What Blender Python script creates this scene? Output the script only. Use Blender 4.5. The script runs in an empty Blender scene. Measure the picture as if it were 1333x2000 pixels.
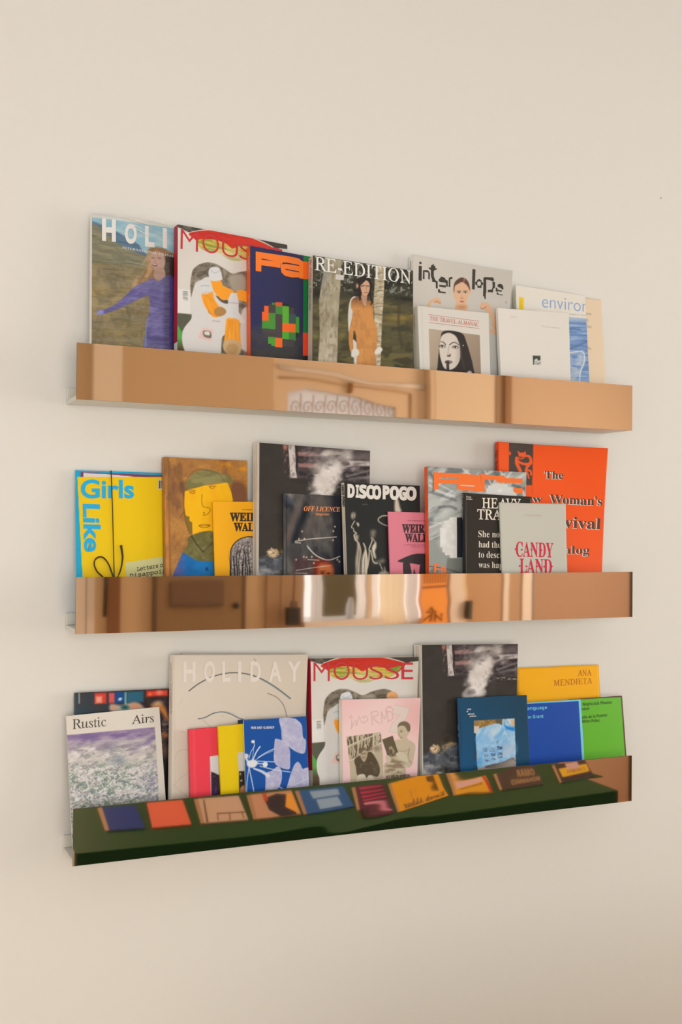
import bpy, math, random
import numpy as np
from mathutils import Vector, Matrix
from mathutils.geometry import tessellate_polygon

# ------------------------------------------------------------------ camera
scene = bpy.context.scene
COL = scene.collection
FPX = 2155.49                      # focal length in pixels of the 1333 x 2000 frame
Z0 = 1.32                          # height of the middle ledge above the floor
CAMP = np.array([-0.3608, -1.9403, 0.1792 + Z0])
YAW, PITCH, ROLL = 0.4274, 0.0148, 0.0095
_cy, _sy, _cp, _sp = math.cos(YAW), math.sin(YAW), math.cos(PITCH), math.sin(PITCH)
FW = np.array([_sy*_cp, _cy*_cp, _sp]); _r = np.array([_cy, -_sy, 0.]); _u = np.cross(_r, FW)
CR = _r*math.cos(ROLL) + _u*math.sin(ROLL); CU = -_r*math.sin(ROLL) + _u*math.cos(ROLL)
cd = bpy.data.cameras.new('camera'); cam = bpy.data.objects.new('camera', cd); COL.objects.link(cam)
cd.sensor_fit = 'VERTICAL'; cd.sensor_height = 36; cd.sensor_width = 24
cd.lens = FPX/2000*36; cd.clip_start = .02; cd.clip_end = 100
cam.matrix_world = Matrix(((CR[0], CU[0], -FW[0], CAMP[0]), (CR[1], CU[1], -FW[1], CAMP[1]),
                           (CR[2], CU[2], -FW[2], CAMP[2]), (0, 0, 0, 1)))
scene.camera = cam

# ------------------------------------------------------------------ world, light, exposure
vs = scene.view_settings
vs.view_transform = 'Standard'; vs.look = 'None'; vs.gamma = 1.0; vs.use_curve_mapping = False
vs.exposure = 0.0
w = bpy.data.worlds.new('daylight'); scene.world = w; w.use_nodes = True
bg = w.node_tree.nodes['Background']
bg.inputs[0].default_value = (.84, .97, 1.2, 1); bg.inputs[1].default_value = 2.0

def area(name, loc, rot, sx, sy, power, color):
    l = bpy.data.lights.new(name, 'AREA'); l.shape = 'RECTANGLE'; l.size = sx; l.size_y = sy
    l.energy = power; l.color = color
    o = bpy.data.objects.new(name, l); COL.objects.link(o); o.location = loc; o.rotation_euler = rot
    return o
R90 = math.pi/2
WARM = (1.0, .89, .76)
# unseen fill lamps, added behind the camera, at the right wall and overhead
area('front_fill_light', (-.4, -3.12, 1.35), (R90, 0, 0), 1.7, 1.5, 38.5, (1.0, .9, .77))
area('side_fill_light', (4.12, -1.6, 1.55), (R90, 0, R90), 1.5, 1.5, 51, (1.0, .955, .865))
area('ceiling_fill_light', (1.1, -1.6, 2.83), (0, 0, 0), 1.6, 1.2, 2.5, (1.0, .94, .86))

# ------------------------------------------------------------------ colours and materials
# white paper seen in the room's warm light reads as ILL: surface colour = seen colour / ILL
ILL = np.array([.985, .875, .75])
def lin(c):
    c = np.clip(np.asarray(c, float)/255, 0, 1)
    return np.where(c <= .04045, c/12.92, ((c+.055)/1.055)**2.4)
def alb(c):
    return np.clip(lin(c)/ILL, 0.003, .93)
_mats = {}
def nodes(name):
    m = bpy.data.materials.new(name); m.use_nodes = True
    nt = m.node_tree; return m, nt, nt.nodes['Principled BSDF']
def paint(name, c, rough=.5, metal=0., bump=0., scale=200., var=0., spec=.4, raw=False):
    """procedural surface: colour, a little noise variation and fine relief"""
    k = (name, tuple(c), rough, metal)
    if k in _mats: return _mats[k]
    m, nt, p = nodes(name)
    a = np.asarray(c, float) if raw else alb(c)
    p.inputs['Base Color'].default_value = (*a, 1); p.inputs['Roughness'].default_value = rough
    p.inputs['Metallic'].default_value = metal; p.inputs['Specular IOR Level'].default_value = spec
    if var or bump:
        tc = nt.nodes.new('ShaderNodeTexCoord'); n = nt.nodes.new('ShaderNodeTexNoise')
        n.inputs['Scale'].default_value = scale; n.inputs['Detail'].default_value = 4
        nt.links.new(tc.outputs['Object'], n.inputs['Vector'])
        if var:
            mx = nt.nodes.new('ShaderNodeMix'); mx.data_type = 'RGBA'
            mx.inputs[6].default_value = (*(a*(1-var)), 1); mx.inputs[7].default_value = (*np.clip(a*(1+var), 0, 1), 1)
            nt.links.new(n.outputs['Fac'], mx.inputs[0]); nt.links.new(mx.outputs[2], p.inputs['Base Color'])
        if bump:
            b = nt.nodes.new('ShaderNodeBump'); b.inputs['Strength'].default_value = bump; b.inputs['Distance'].default_value = .001
            nt.links.new(n.outputs['Fac'], b.inputs['Height']); nt.links.new(b.outputs['Normal'], p.inputs['Normal'])
    _mats[k] = m; return m
def ink(c, rough=.45): return paint('ink', c, rough)
def print_mat(rough):
    """printed cover: the print is a colour attribute of the cover mesh"""
    k = ('print', rough)
    if k in _mats: return _mats[k]
    m, nt, p = nodes('printed_cover')
    at = nt.nodes.new('ShaderNodeAttribute'); at.attribute_name = 'print'
    nt.links.new(at.outputs['Color'], p.inputs['Base Color'])
    p.inputs['Roughness'].default_value = rough; p.inputs['Specular IOR Level'].default_value = .28
    n = nt.nodes.new('ShaderNodeTexNoise'); n.inputs['Scale'].default_value = 9
    tc = nt.nodes.new('ShaderNodeTexCoord'); nt.links.new(tc.outputs['Object'], n.inputs['Vector'])
    b = nt.nodes.new('ShaderNodeBump'); b.inputs['Strength'].default_value = .15; b.inputs['Distance'].default_value = .003
    nt.links.new(n.outputs['Fac'], b.inputs['Height']); nt.links.new(b.outputs['Normal'], p.inputs['Normal'])
    _mats[k] = m; return m
def page_mat():
    if 'pages' in _mats: return _mats['pages']
    m, nt, p = nodes('paper_pages')
    wv = nt.nodes.new('ShaderNodeTexWave'); wv.wave_type = 'BANDS'; wv.bands_direction = 'Y'
    wv.inputs['Scale'].default_value = 260; wv.inputs['Distortion'].default_value = 1.5
    tc = nt.nodes.new('ShaderNodeTexCoord'); nt.links.new(tc.outputs['Object'], wv.inputs['Vector'])
    mx = nt.nodes.new('ShaderNodeMix'); mx.data_type = 'RGBA'
    mx.inputs[6].default_value = (*alb((190, 180, 165)), 1); mx.inputs[7].default_value = (*alb((222, 213, 198)), 1)
    nt.links.new(wv.outputs['Fac'], mx.inputs[0]); nt.links.new(mx.outputs[2], p.inputs['Base Color'])
    p.inputs['Roughness'].default_value = .8
    _mats['pages'] = m; return m

# ------------------------------------------------------------------ mesh helpers
def link(name, verts, faces, mat, parent=None, smooth=False, colors=None):
    me = bpy.data.meshes.new(name)
    verts = np.asarray(verts, np.float32)
    if isinstance(faces, np.ndarray):
        n = len(faces); me.vertices.add(len(verts)); me.vertices.foreach_set('co', verts.ravel())
        me.loops.add(n*4); me.loops.foreach_set('vertex_index', faces.astype(np.int32).ravel())
        me.polygons.add(n); me.polygons.foreach_set('loop_start', np.arange(0, n*4, 4, dtype=np.int32))
        me.update(calc_edges=True)
    else:
        me.from_pydata(verts.tolist(), [], [list(f) for f in faces])
    if colors is not None:
        at = me.color_attributes.new('print', 'FLOAT_COLOR', 'POINT')
        c4 = np.ones((len(verts), 4), np.float32); c4[:, :3] = colors; at.data.foreach_set('color', c4.ravel())
    if mat is not None: me.materials.append(mat)
    if smooth: me.polygons.foreach_set('use_smooth', np.ones(len(me.polygons), bool))
    me.validate(); me.update()
    o = bpy.data.objects.new(name, me); COL.objects.link(o)
    if parent is not None: o.parent = parent
    return o
def box(lo, hi):
    x0, y0, z0 = lo; x1, y1, z1 = hi
    v = [(x0,y0,z0),(x1,y0,z0),(x1,y1,z0),(x0,y1,z0),(x0,y0,z1),(x1,y0,z1),(x1,y1,z1),(x0,y1,z1)]
    f = [(0,3,2,1),(4,5,6,7),(0,1,5,4),(1,2,6,5),(2,3,7,6),(3,0,4,7)]
    return v, f
def boxes(name, lst, mat, parent=None, bevel=0.):
    V, F = [], []
    for lo, hi in lst:
        v, f = box(lo, hi); k = len(V); V += v; F += [tuple(i+k for i in q) for q in f]
    o = link(name, V, F, mat, parent)
    if bevel:
        b = o.modifiers.new('bevel', 'BEVEL'); b.width = bevel; b.segments = 2; b.limit_method = 'ANGLE'
    return o
def prism(name, poly, axis, a0, a1, mat, parent=None, bevel=0.):
    """extrude a polygon (2-D list) along axis 'x','y' or 'z'"""
    n = len(poly); V = []
    for a in (a0, a1):
        for p, q in poly:
            V.append({'x': (a, p, q), 'y': (p, a, q), 'z': (p, q, a)}[axis])
    tri = tessellate_polygon([[Vector((p, q, 0)) for p, q in poly]])
    F = [tuple(t) for t in tri] + [tuple(i+n for i in reversed(t)) for t in tri]
    F += [(i, (i+1) % n, (i+1) % n+n, i+n) for i in range(n)]
    o = link(name, V, F, mat, parent)
    if bevel:
        b = o.modifiers.new('bevel', 'BEVEL'); b.width = bevel; b.segments = 2; b.limit_method = 'ANGLE'
    return o
def tube(name, pts, rad, mat, parent=None, seg=8):
    pts = [Vector(p) for p in pts]; V, F = [], []
    for i, p in enumerate(pts):
        t = (pts[min(i+1, len(pts)-1)] - pts[max(i-1, 0)]).normalized()
        a = t.cross(Vector((0, 0, 1))) if abs(t.z) < .9 else t.cross(Vector((1, 0, 0)))
        a.normalize(); b = t.cross(a); r = rad[i] if isinstance(rad, (list, tuple)) else rad
        for k in range(seg):
            g = 2*math.pi*k/seg; V.append(p + a*math.cos(g)*r + b*math.sin(g)*r)
    for i in range(len(pts)-1):
        for k in range(seg):
            F.append((i*seg+k, i*seg+(k+1) % seg, (i+1)*seg+(k+1) % seg, (i+1)*seg+k))
    F.append(tuple(range(seg))[::-1]); F.append(tuple((len(pts)-1)*seg+k for k in range(seg)))
    return link(name, [tuple(v) for v in V], F, mat, parent, smooth=True)
def lathe(name, prof, centre, mat, parent=None, seg=20):
    V, F = [], []; cx, cy, cz = centre
    for r, z in prof:
        for k in range(seg):
            g = 2*math.pi*k/seg; V.append((cx+r*math.cos(g), cy+r*math.sin(g), cz+z))
    for i in range(len(prof)-1):
        for k in range(seg):
            F.append((i*seg+k, i*seg+(k+1) % seg, (i+1)*seg+(k+1) % seg, (i+1)*seg+k))
    F.append(tuple(range(seg))[::-1]); F.append(tuple((len(prof)-1)*seg+k for k in range(seg)))
    return link(name, V, F, mat, parent, smooth=True)
def empty(name, loc, label=None, cat=None, group=None):
    o = bpy.data.objects.new(name, None); COL.objects.link(o); o.location = loc; o.empty_display_size = .05
    if label: o['label'] = label
    if cat: o['category'] = cat
    if group: o['group'] = group
    return o
def tag(o, label, cat, group=None):
    o['label'] = label; o['category'] = cat
    if group: o['group'] = group
    return o
def struct(o): o['kind'] = 'structure'; return o
def catmull(pts, n=8, closed=False):
    P = [np.array(p, float) for p in pts]; m = len(P); out = []
    for i in range(m if closed else m-1):
        if closed: a, b, c, d = P[i-1], P[i], P[(i+1) % m], P[(i+2) % m]
        else: a, b, c, d = P[max(i-1, 0)], P[i], P[i+1], P[min(i+2, m-1)]
        for k in range(n):
            t = k/n; out.append(.5*((2*b)+(-a+c)*t+(2*a-5*b+4*c-d)*t*t+(-a+3*b-3*c+d)*t**3))
    if not closed: out.append(P[-1])
    return out

# ------------------------------------------------------------------ rays through the photograph
def pix_dir(px):
    px = np.atleast_2d(np.asarray(px, float))
    return FW + (px[:, :1]-666.5)/FPX*CR - (px[:, 1:]-1000)/FPX*CU
def to_pix(P):
    d = P - CAMP; z = d@FW
    return np.stack([666.5+FPX*(d@CR)/z, 1000-FPX*(d@CU)/z], -1)
MIRROR_Y = -.0955
def seen_in_mirror(px, py, plane, val):
    """the point on the plane (axis index, value) that a flat ledge front at MIRROR_Y shows at a pixel"""
    d = pix_dir((px, py))[0]; t = (MIRROR_Y-CAMP[1])/d[1]; P = CAMP+d*t; d = d*np.array([1, -1, 1])
    t = (val-P[plane])/d[plane]; return P+d*t

class Surf:
    """a flat or gently curled rectangle: origin O, unit axes X (right), U (up), N (towards the viewer)"""
    def __init__(s, O, X, U, N, w, H, curl=0.):
        s.O, s.X, s.U, s.N, s.w, s.H, s.curl = O, X, U, N, w, H, curl
    def bend(s, u, v):
        return s.curl*np.clip(u/s.w, 0, 1)**2*np.clip(v/s.H, 0, 1)**1.5
    def at(s, u, v, n=0.):
        u = np.asarray(u, float); v = np.asarray(v, float)
        k = (n+s.bend(u, v))
        return s.O + u[..., None]*s.X + v[..., None]*s.U + np.asarray(k)[..., None]*s.N
    def unproj(s, px):
        d = pix_dir(px); off = np.zeros(len(d))
        for _ in range(6 if s.curl else 1):
            t = ((s.O-CAMP)@s.N + off)/(d@s.N); P = CAMP+d*t[:, None]-s.O
            u, v = P@s.X, P@s.U; off = s.bend(u, v)
        return np.stack([u, v], -1)

# ------------------------------------------------------------------ painter for printed pictures
_rng = np.random.RandomState(7); _HT = _rng.rand(256, 256)
def vnoise(x, y, seed=0):
    x = x+seed*17.31; y = y+seed*9.17
    xi = np.floor(x).astype(int); yi = np.floor(y).astype(int); fx = x-xi; fy = y-yi
    fx = fx*fx*(3-2*fx); fy = fy*fy*(3-2*fy)
    g = lambda i, j: _HT[i & 255, j & 255]
    return (g(xi, yi)*(1-fx)+g(xi+1, yi)*fx)*(1-fy)+(g(xi, yi+1)*(1-fx)+g(xi+1, yi+1)*fx)*fy
def fbm(x, y, seed=0, octv=4):
    s = 0; a = .5; t = 0
    for i in range(octv):
        s = s+a*vnoise(x*2**i, y*2**i, seed+i*3); t += a; a *= .55
    return s/t
class Painter:
    def __init__(s, surf, cell):
        s.surf = surf; nu = max(2, int(round(surf.w/cell))); nv = max(2, int(round(surf.H/cell)))
        u, v = np.meshgrid(np.linspace(0, surf.w, nu+1), np.linspace(0, surf.H, nv+1))
        s.nu, s.nv = nu, nv; s.u, s.v = u.ravel(), v.ravel(); s.rgb = np.zeros((len(s.u), 3)); s.src = surf
    def use(s, crop, src=None):
        """trace in the coordinates of a zoomed crop (x0, y0, scale) of the photograph, of this cover or its twin"""
        s.src = src or s.surf; s.crop = crop; q = s.src
        P = q.at(s.u/s.surf.w*q.w, s.v/s.surf.H*q.H); px = to_pix(P)
        s.X = (px[:, 0]-crop[0])*crop[2]; s.Y = (px[:, 1]-crop[1])*crop[2]; s.k = crop[2]; return s
    def uv(s, pts):
        pts = np.atleast_2d(np.asarray(pts, float)); px = np.stack([s.crop[0]+pts[:, 0]/s.k, s.crop[1]+pts[:, 1]/s.k], -1)
        q = s.src.unproj(px); q[:, 0] *= s.surf.w/s.src.w; q[:, 1] *= s.surf.H/s.src.H; return q
    def put(s, m, c, a=1.):
        m = (m*a)[:, None]; s.rgb = s.rgb*(1-m)+np.asarray(c, float)*m; return s
    def fill(s, c): s.rgb[:] = c; return s
    def mpoly(s, pts, soft=.8):
        p = np.array(pts, float); S = soft*s.k; X, Y = s.X, s.Y
        sel = np.nonzero((X > p[:, 0].min()-S) & (X < p[:, 0].max()+S) & (Y > p[:, 1].min()-S) & (Y < p[:, 1].max()+S))[0]
        out = np.zeros(len(X)); x, y = X[sel], Y[sel]; ins = np.zeros(len(x), bool); d2 = np.full(len(x), 1e9)
        for i in range(len(p)):
            ax, ay = p[i-1]; bx, by = p[i]
            if ay != by:
                c = ((ay > y) != (by > y)) & (x < (bx-ax)*(y-ay)/(by-ay)+ax); ins ^= c
            L = (bx-ax)**2+(by-ay)**2+1e-9; t = np.clip(((x-ax)*(bx-ax)+(y-ay)*(by-ay))/L, 0, 1)
            d2 = np.minimum(d2, (x-ax-t*(bx-ax))**2+(y-ay-t*(by-ay))**2)
        d = np.sqrt(d2); out[sel] = np.clip(.5+np.where(ins, d, -d)/S, 0, 1); return out
    def poly(s, pts, c, soft=.8, a=1.): return s.put(s.mpoly(pts, soft), c, a)
    def blob(s, pts, c, soft=.8, a=1., n=5): return s.put(s.mpoly(catmull(pts, n, True), soft), c, a)
    def mell(s, cx, cy, rx, ry, ang=0, soft=1.):
        g = math.radians(ang); x = s.X-cx; y = s.Y-cy; a = x*math.cos(g)+y*math.sin(g); b = -x*math.sin(g)+y*math.cos(g)
        r = np.sqrt((a/rx)**2+(b/ry)**2); return np.clip(.5+(1-r)*min(rx, ry)/(soft*s.k), 0, 1)
    def ell(s, cx, cy, rx, ry, c, ang=0, soft=.8, a=1.): return s.put(s.mell(cx, cy, rx, ry, ang, soft), c, a)
    def line(s, pts, w, c, soft=.8, a=1., smooth=True):
        if smooth and len(pts) > 2: pts = catmull(pts, 5)
        p = np.array(pts, float); W = np.linspace(w[0], w[1], len(p)) if isinstance(w, tuple) else np.full(len(p), float(w))
        S = soft*s.k; M = W.max()/2+S; X, Y = s.X, s.Y
        sel = np.nonzero((X > p[:, 0].min()-M) & (X < p[:, 0].max()+M) & (Y > p[:, 1].min()-M) & (Y < p[:, 1].max()+M))[0]
        x, y = X[sel], Y[sel]; best = np.full(len(x), -1e9)
        for i in range(len(p)-1):
            ax, ay = p[i]; bx, by = p[i+1]; L = (bx-ax)**2+(by-ay)**2+1e-9
            t = np.clip(((x-ax)*(bx-ax)+(y-ay)*(by-ay))/L, 0, 1); d = np.sqrt((x-ax-t*(bx-ax))**2+(y-ay-t*(by-ay))**2)
            best = np.maximum(best, W[i]/2+(W[i+1]-W[i])/2*t-d)
        m = np.zeros(len(X)); m[sel] = np.clip(.5+best/S, 0, 1); return s.put(m, c, a)
    def tex(s, c, sx, sy, seed, mask=None, a=1., ang=0., lo=.42, hi=.68, octv=5):
        """noise blotches of colour c (feature size sx, sy in crop units) inside a mask"""
        g = math.radians(ang); x = s.X*math.cos(g)+s.Y*math.sin(g); y = -s.X*math.sin(g)+s.Y*math.cos(g)
        n = fbm(x/sx, y/sy, seed, octv); m = np.clip((n-lo)/(hi-lo), 0, 1)
        if mask is not None: m = m*mask
        return s.put(m, c, a)
    def grad(s, c0, c1, p0, p1, mask=None, a=1.):
        dx, dy = p1[0]-p0[0], p1[1]-p0[1]; t = np.clip(((s.X-p0[0])*dx+(s.Y-p0[1])*dy)/(dx*dx+dy*dy), 0, 1)[:, None]
        c = np.asarray(c0, float)*(1-t)+np.asarray(c1, float)*t; m = np.ones(len(s.X)) if mask is None else mask
        m = (m*a)[:, None]; s.rgb = s.rgb*(1-m)+c*m; return s

# ------------------------------------------------------------------ lettering
def _map(b0, s):
    o = ''
    for c in s:
        if 'A' <= c <= 'Z': c = chr(b0+ord(c)-65)
        elif c == 'h' and b0 == 0x1D434: c = '\u210e'
        elif 'a' <= c <= 'z': c = chr(b0+26+ord(c)-97)
        o += c
    return o
STY = {'sans': None, 'roman': 0x1D434, 'serif': 0x1D400, 'serifit': 0x1D468, 'bold': 0x1D5D4, 'mono': 0x1D670}
_txt = {}
def text_mesh(s, style, off, res):
    k = (s, style, off)
    if k not in _txt:
        c = bpy.data.curves.new('lettering', 'FONT'); c.body = _map(STY[style], s) if STY[style] else s
        c.offset = off; c.resolution_u = res
        o = bpy.data.objects.new('lettering', c); COL.objects.link(o)
        dg = bpy.context.evaluated_depsgraph_get(); m = bpy.data.meshes.new_from_object(o.evaluated_get(dg))
        V = np.array([v.co[:2] for v in m.vertices]); F = [tuple(p.vertices) for p in m.polygons]
        bpy.data.objects.remove(o); bpy.data.curves.remove(c); bpy.data.meshes.remove(m)
        if style == 'roman':
            V[:, 0] -= V[:, 1]*.27
            # upright the capital A further, found as its own island of the outline
            par = list(range(len(V)))
            def find(i):
                while par[i] != i: par[i] = par[par[i]]; i = par[i]
                return i
            for f in F:
                for i in f[1:]: par[find(i)] = find(f[0])
            comp = {}
            for i in range(len(V)): comp.setdefault(find(i), []).append(i)
            comp = sorted((c_ for c_ in comp.values() if len(c_) > 3), key=lambda c_: V[c_, 0].min()+.2*(V[c_, 0].max()-V[c_, 0].min())); j = 0
            for ch in s.replace(' ', ''):
                if j >= len(comp): break
                if ch == 'A': V[comp[j], 0] -= (V[comp[j], 1]-.34)*.13
                j += 2 if ch in 'ij' else 1
        _txt[k] = (V, F)
    return _txt[k]
def on_surface(name, uv, faces, surf, n, mat, parent):
    uv = np.array([np.clip(uv[:, 0], .0002, surf.w-.0002), np.clip(uv[:, 1], .0002, surf.H-.0002)]).T
    P = surf.at(uv[:, 0], uv[:, 1], n); inv = np.array(parent['_inv']).reshape(4, 4)
    L = P@inv[:3, :3].T + inv[:3, 3]
    return link(name, L, faces, mat, parent)
def letter(B, s, p0, p1, h, c, style='sans', off=0., n=.00035, name='lettering', P=None, up=None, surf=None, res=0, rough=.45):
    """lettering whose ink runs from p0 to p1 (crop units) with cap height h, as flat print on a cover"""
    P = P or B['P']; V, F = text_mesh(s, style, off, res or (5 if h > 60 else 3 if h > 35 else 2))
    up = up or (0, -h); q = P.uv([p0, p1, (p0[0]+up[0], p0[1]+up[1])]) if surf is None else B['uvs'](surf, P, [p0, p1, (p0[0]+up[0], p0[1]+up[1])])
    x0, x1 = V[:, 0].min(), V[:, 0].max()
    a = ((V[:, 0]-x0)/(x1-x0))[:, None]; b = (V[:, 1]/.69)[:, None]
    uv = q[0]+a*(q[1]-q[0])+b*(q[2]-q[0])
    return on_surface(name, uv, F, surf or P.surf, n, ink(c, rough), B['root'])
def patch(B, pts, c, n=.00025, name='printed_shape', P=None, smooth=False, rough=.45, surf=None):
    P = P or B['P']
    if smooth: pts = catmull(pts, 5, True)
    uv = P.uv(pts) if surf is None else B['uvs'](surf, P, pts)
    F = [tuple(t) for t in tessellate_polygon([[Vector((x, y, 0)) for x, y in uv]])]
    if P.surf.curl > .003:
        for _ in range(3):
            uv = [tuple(q) for q in uv]; mid = {}; G = []
            def mp(i, j):
                k = (min(i, j), max(i, j))
                if k not in mid: mid[k] = len(uv); uv.append(((uv[i][0]+uv[j][0])/2, (uv[i][1]+uv[j][1])/2))
                return mid[k]
            for a, b, c_ in F:
                x, y, z = mp(a, b), mp(b, c_), mp(c_, a); G += [(a, x, z), (x, b, y), (z, y, c_), (x, y, z)]
            F = G
        uv = np.array(uv)
    return on_surface(name, uv, F, surf or P.surf, n, ink(c, rough), B['root'])

# ------------------------------------------------------------------ the books
BK = {
'T1':('T',0.02896,0.0526,0.23496,0.31913,0.016,2.37937,0.07995,-0.62216,-0.00047),
'T2':('T',0.17451,0.07012,0.21998,0.31176,0.016,6.06531,0.07964,-1.36962,-0.002),
'T3':('T',0.30966,0.07356,0.215,0.28837,0.016,6.19123,0.08475,-1.39918,-0.00103),
'T5':('T',0.42395,0.08455,0.20873,0.27988,0.022,-0.4266,0.0867,-1.92117,0.00103),
'T6':('T',0.64343,0.0452,0.21919,0.30864,0.018,0.06,0.08492,-4.12299,0.02147),
'T7':('T',0.65352,0.08201,0.16043,0.2128,0.024,1.39825,0.0931,-0.08462,0.00462),
'T8':('T',0.91081,0.03948,0.22233,0.27932,0.008,1.14398,0.10008,0.27976,0.002),
'T9':('T',0.90003,0.04903,0.18056,0.28344,0.004,1.40535,0.09868,-1.16719,-0.00256),
'T10':('T',0.84587,0.06778,0.16652,0.22894,0.008,-1.08259,0.08264,0.65964,0.00828),
'M2':('M',0.01232,0.03684,0.21,0.26669,0.003,1.59678,0.09721,-0.00166,-0.00101),
'M3':('M',0.16565,0.04962,0.15928,0.29336,0.012,5.0622,0.10174,-0.62727,0.0072),
'M4':('M',0.25828,0.04615,0.148,0.21655,0.003,5.09521,0.08548,0.4324,0.00347),
'M5':('M',0.32978,0.06275,0.23088,0.31941,0.022,3.44265,0.08093,-1.7637,0.00862),
'M6':('M',0.38051,0.06631,0.135,0.23087,0.003,2.98537,0.08769,-1.27763,0.00228),
'M7':('M',0.50439,0.07996,0.16784,0.25448,0.012,7.10012,0.10044,-0.6938,0.00927),
'M8':('M',0.59724,0.07343,0.12999,0.20197,0.003,5.18029,0.08776,-0.33323,0.00241),
'M9':('M',0.67571,0.08004,0.23698,0.28688,0.012,6.09152,0.06455,-1.16899,0.012),
'M10':('M',0.85889,0.04537,0.26628,0.34452,0.012,3.97881,0.06071,-1.12831,0.02989),
'M11':('M',0.75381,0.08671,0.16356,0.2375,0.009,4.65378,0.07952,-1.57756,0.00425),
'M12':('M',0.83858,0.0868,0.16059,0.22399,0.003,2.05982,0.08585,-0.3025,0.00605),
'B1':('B',0.01268,0.0409,0.168,0.26304,0.008,0.68839,0.09337,-0.48761,-0.00023),
'B2':('B',0.00595,0.06102,0.16456,0.22931,0.004,-0.31614,0.13767,2.16679,-0.00692),
'B3':('B',0.17199,0.07066,0.25751,0.31544,0.018,3.70492,0.12144,-2.53118,0.01912),
'B3b':('B',0.19002,0.03868,0.24806,0.31569,0.008,1.03125,0.09048,-2.3681,0.00337),
'B4':('B',0.20716,0.08015,0.085,0.19606,0.008,4.49336,0.10502,-0.2521,-0.00118),
'B5':('B',0.26366,0.08245,0.09499,0.19877,0.005,4.4462,0.10807,0.96449,-0.00044),
'B6':('B',0.30664,0.08678,0.1235,0.20624,0.004,0.91162,0.12027,-0.12953,-0.00301),
'B6b':('B',0.29914,0.07107,0.08999,0.20306,0.004,2.61781,0.12034,-1.23216,0.00677),
'B7':('B',0.43992,0.07329,0.22738,0.30111,0.016,5.45204,0.12841,-2.21762,0.02326),
'B7b':('B',0.44729,0.04465,0.22121,0.30107,0.008,4.23547,0.09481,-1.95934,0.01371),
'B8':('B',0.49568,0.0838,0.16061,0.22588,0.013,4.17649,0.11883,-2.2669,0.02248),
'B9':('B',0.67442,0.06095,0.22356,0.31913,0.026,3.48365,0.08091,-1.6211,0.01606),
'B10':('B',0.75231,0.07761,0.16814,0.21657,0.004,2.87737,0.12224,-1.39364,0.00045),
'B11':('B',0.92051,0.036,0.209,0.26552,0.006,-0.06361,0.09305,-0.31907,-0.00283),
'B12':('B',0.92298,0.06038,0.14,0.19865,0.004,0.53605,0.10253,-0.20178,-0.00154),
'B13':('B',1.03969,0.05301,0.14,0.1986,0.004,0.92731,0.10529,-0.21151,-0.00348),
}
FLOORZ = {'T': .3893+.010+Z0, 'M': .010+Z0, 'B': -.3824+.010+Z0}
SURF = {}
for _k, (_sh, _x, _b, _w, _H, _T, _psi, _s, _rho, _c) in BK.items():
    psi, rho = math.radians(_psi), math.radians(_rho); a = math.atan(_s)
    X0 = np.array([math.cos(psi), math.sin(psi), 0]); nh = np.array([math.sin(psi), -math.cos(psi), 0]); zz = np.array([0, 0, 1.])
    U0 = math.cos(a)*zz-math.sin(a)*nh; N = math.cos(a)*nh+math.sin(a)*zz
    X = math.cos(rho)*X0+math.sin(rho)*U0; U = -math.sin(rho)*X0+math.cos(rho)*U0
    O = np.array([_x, -_b, FLOORZ[_sh]+max(0, -math.sin(rho)*_w)*U0[2]])
    # the lower back edge must clear the floor board
    low = min(O[2], (O-N*_T)[2], (O+X*_w-N*_T)[2]); O = O+zz*max(0, FLOORZ[_sh]+.0003-low)*0
    SURF[_k] = Surf(O, X, U, N, _w, _H, _c)

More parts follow.
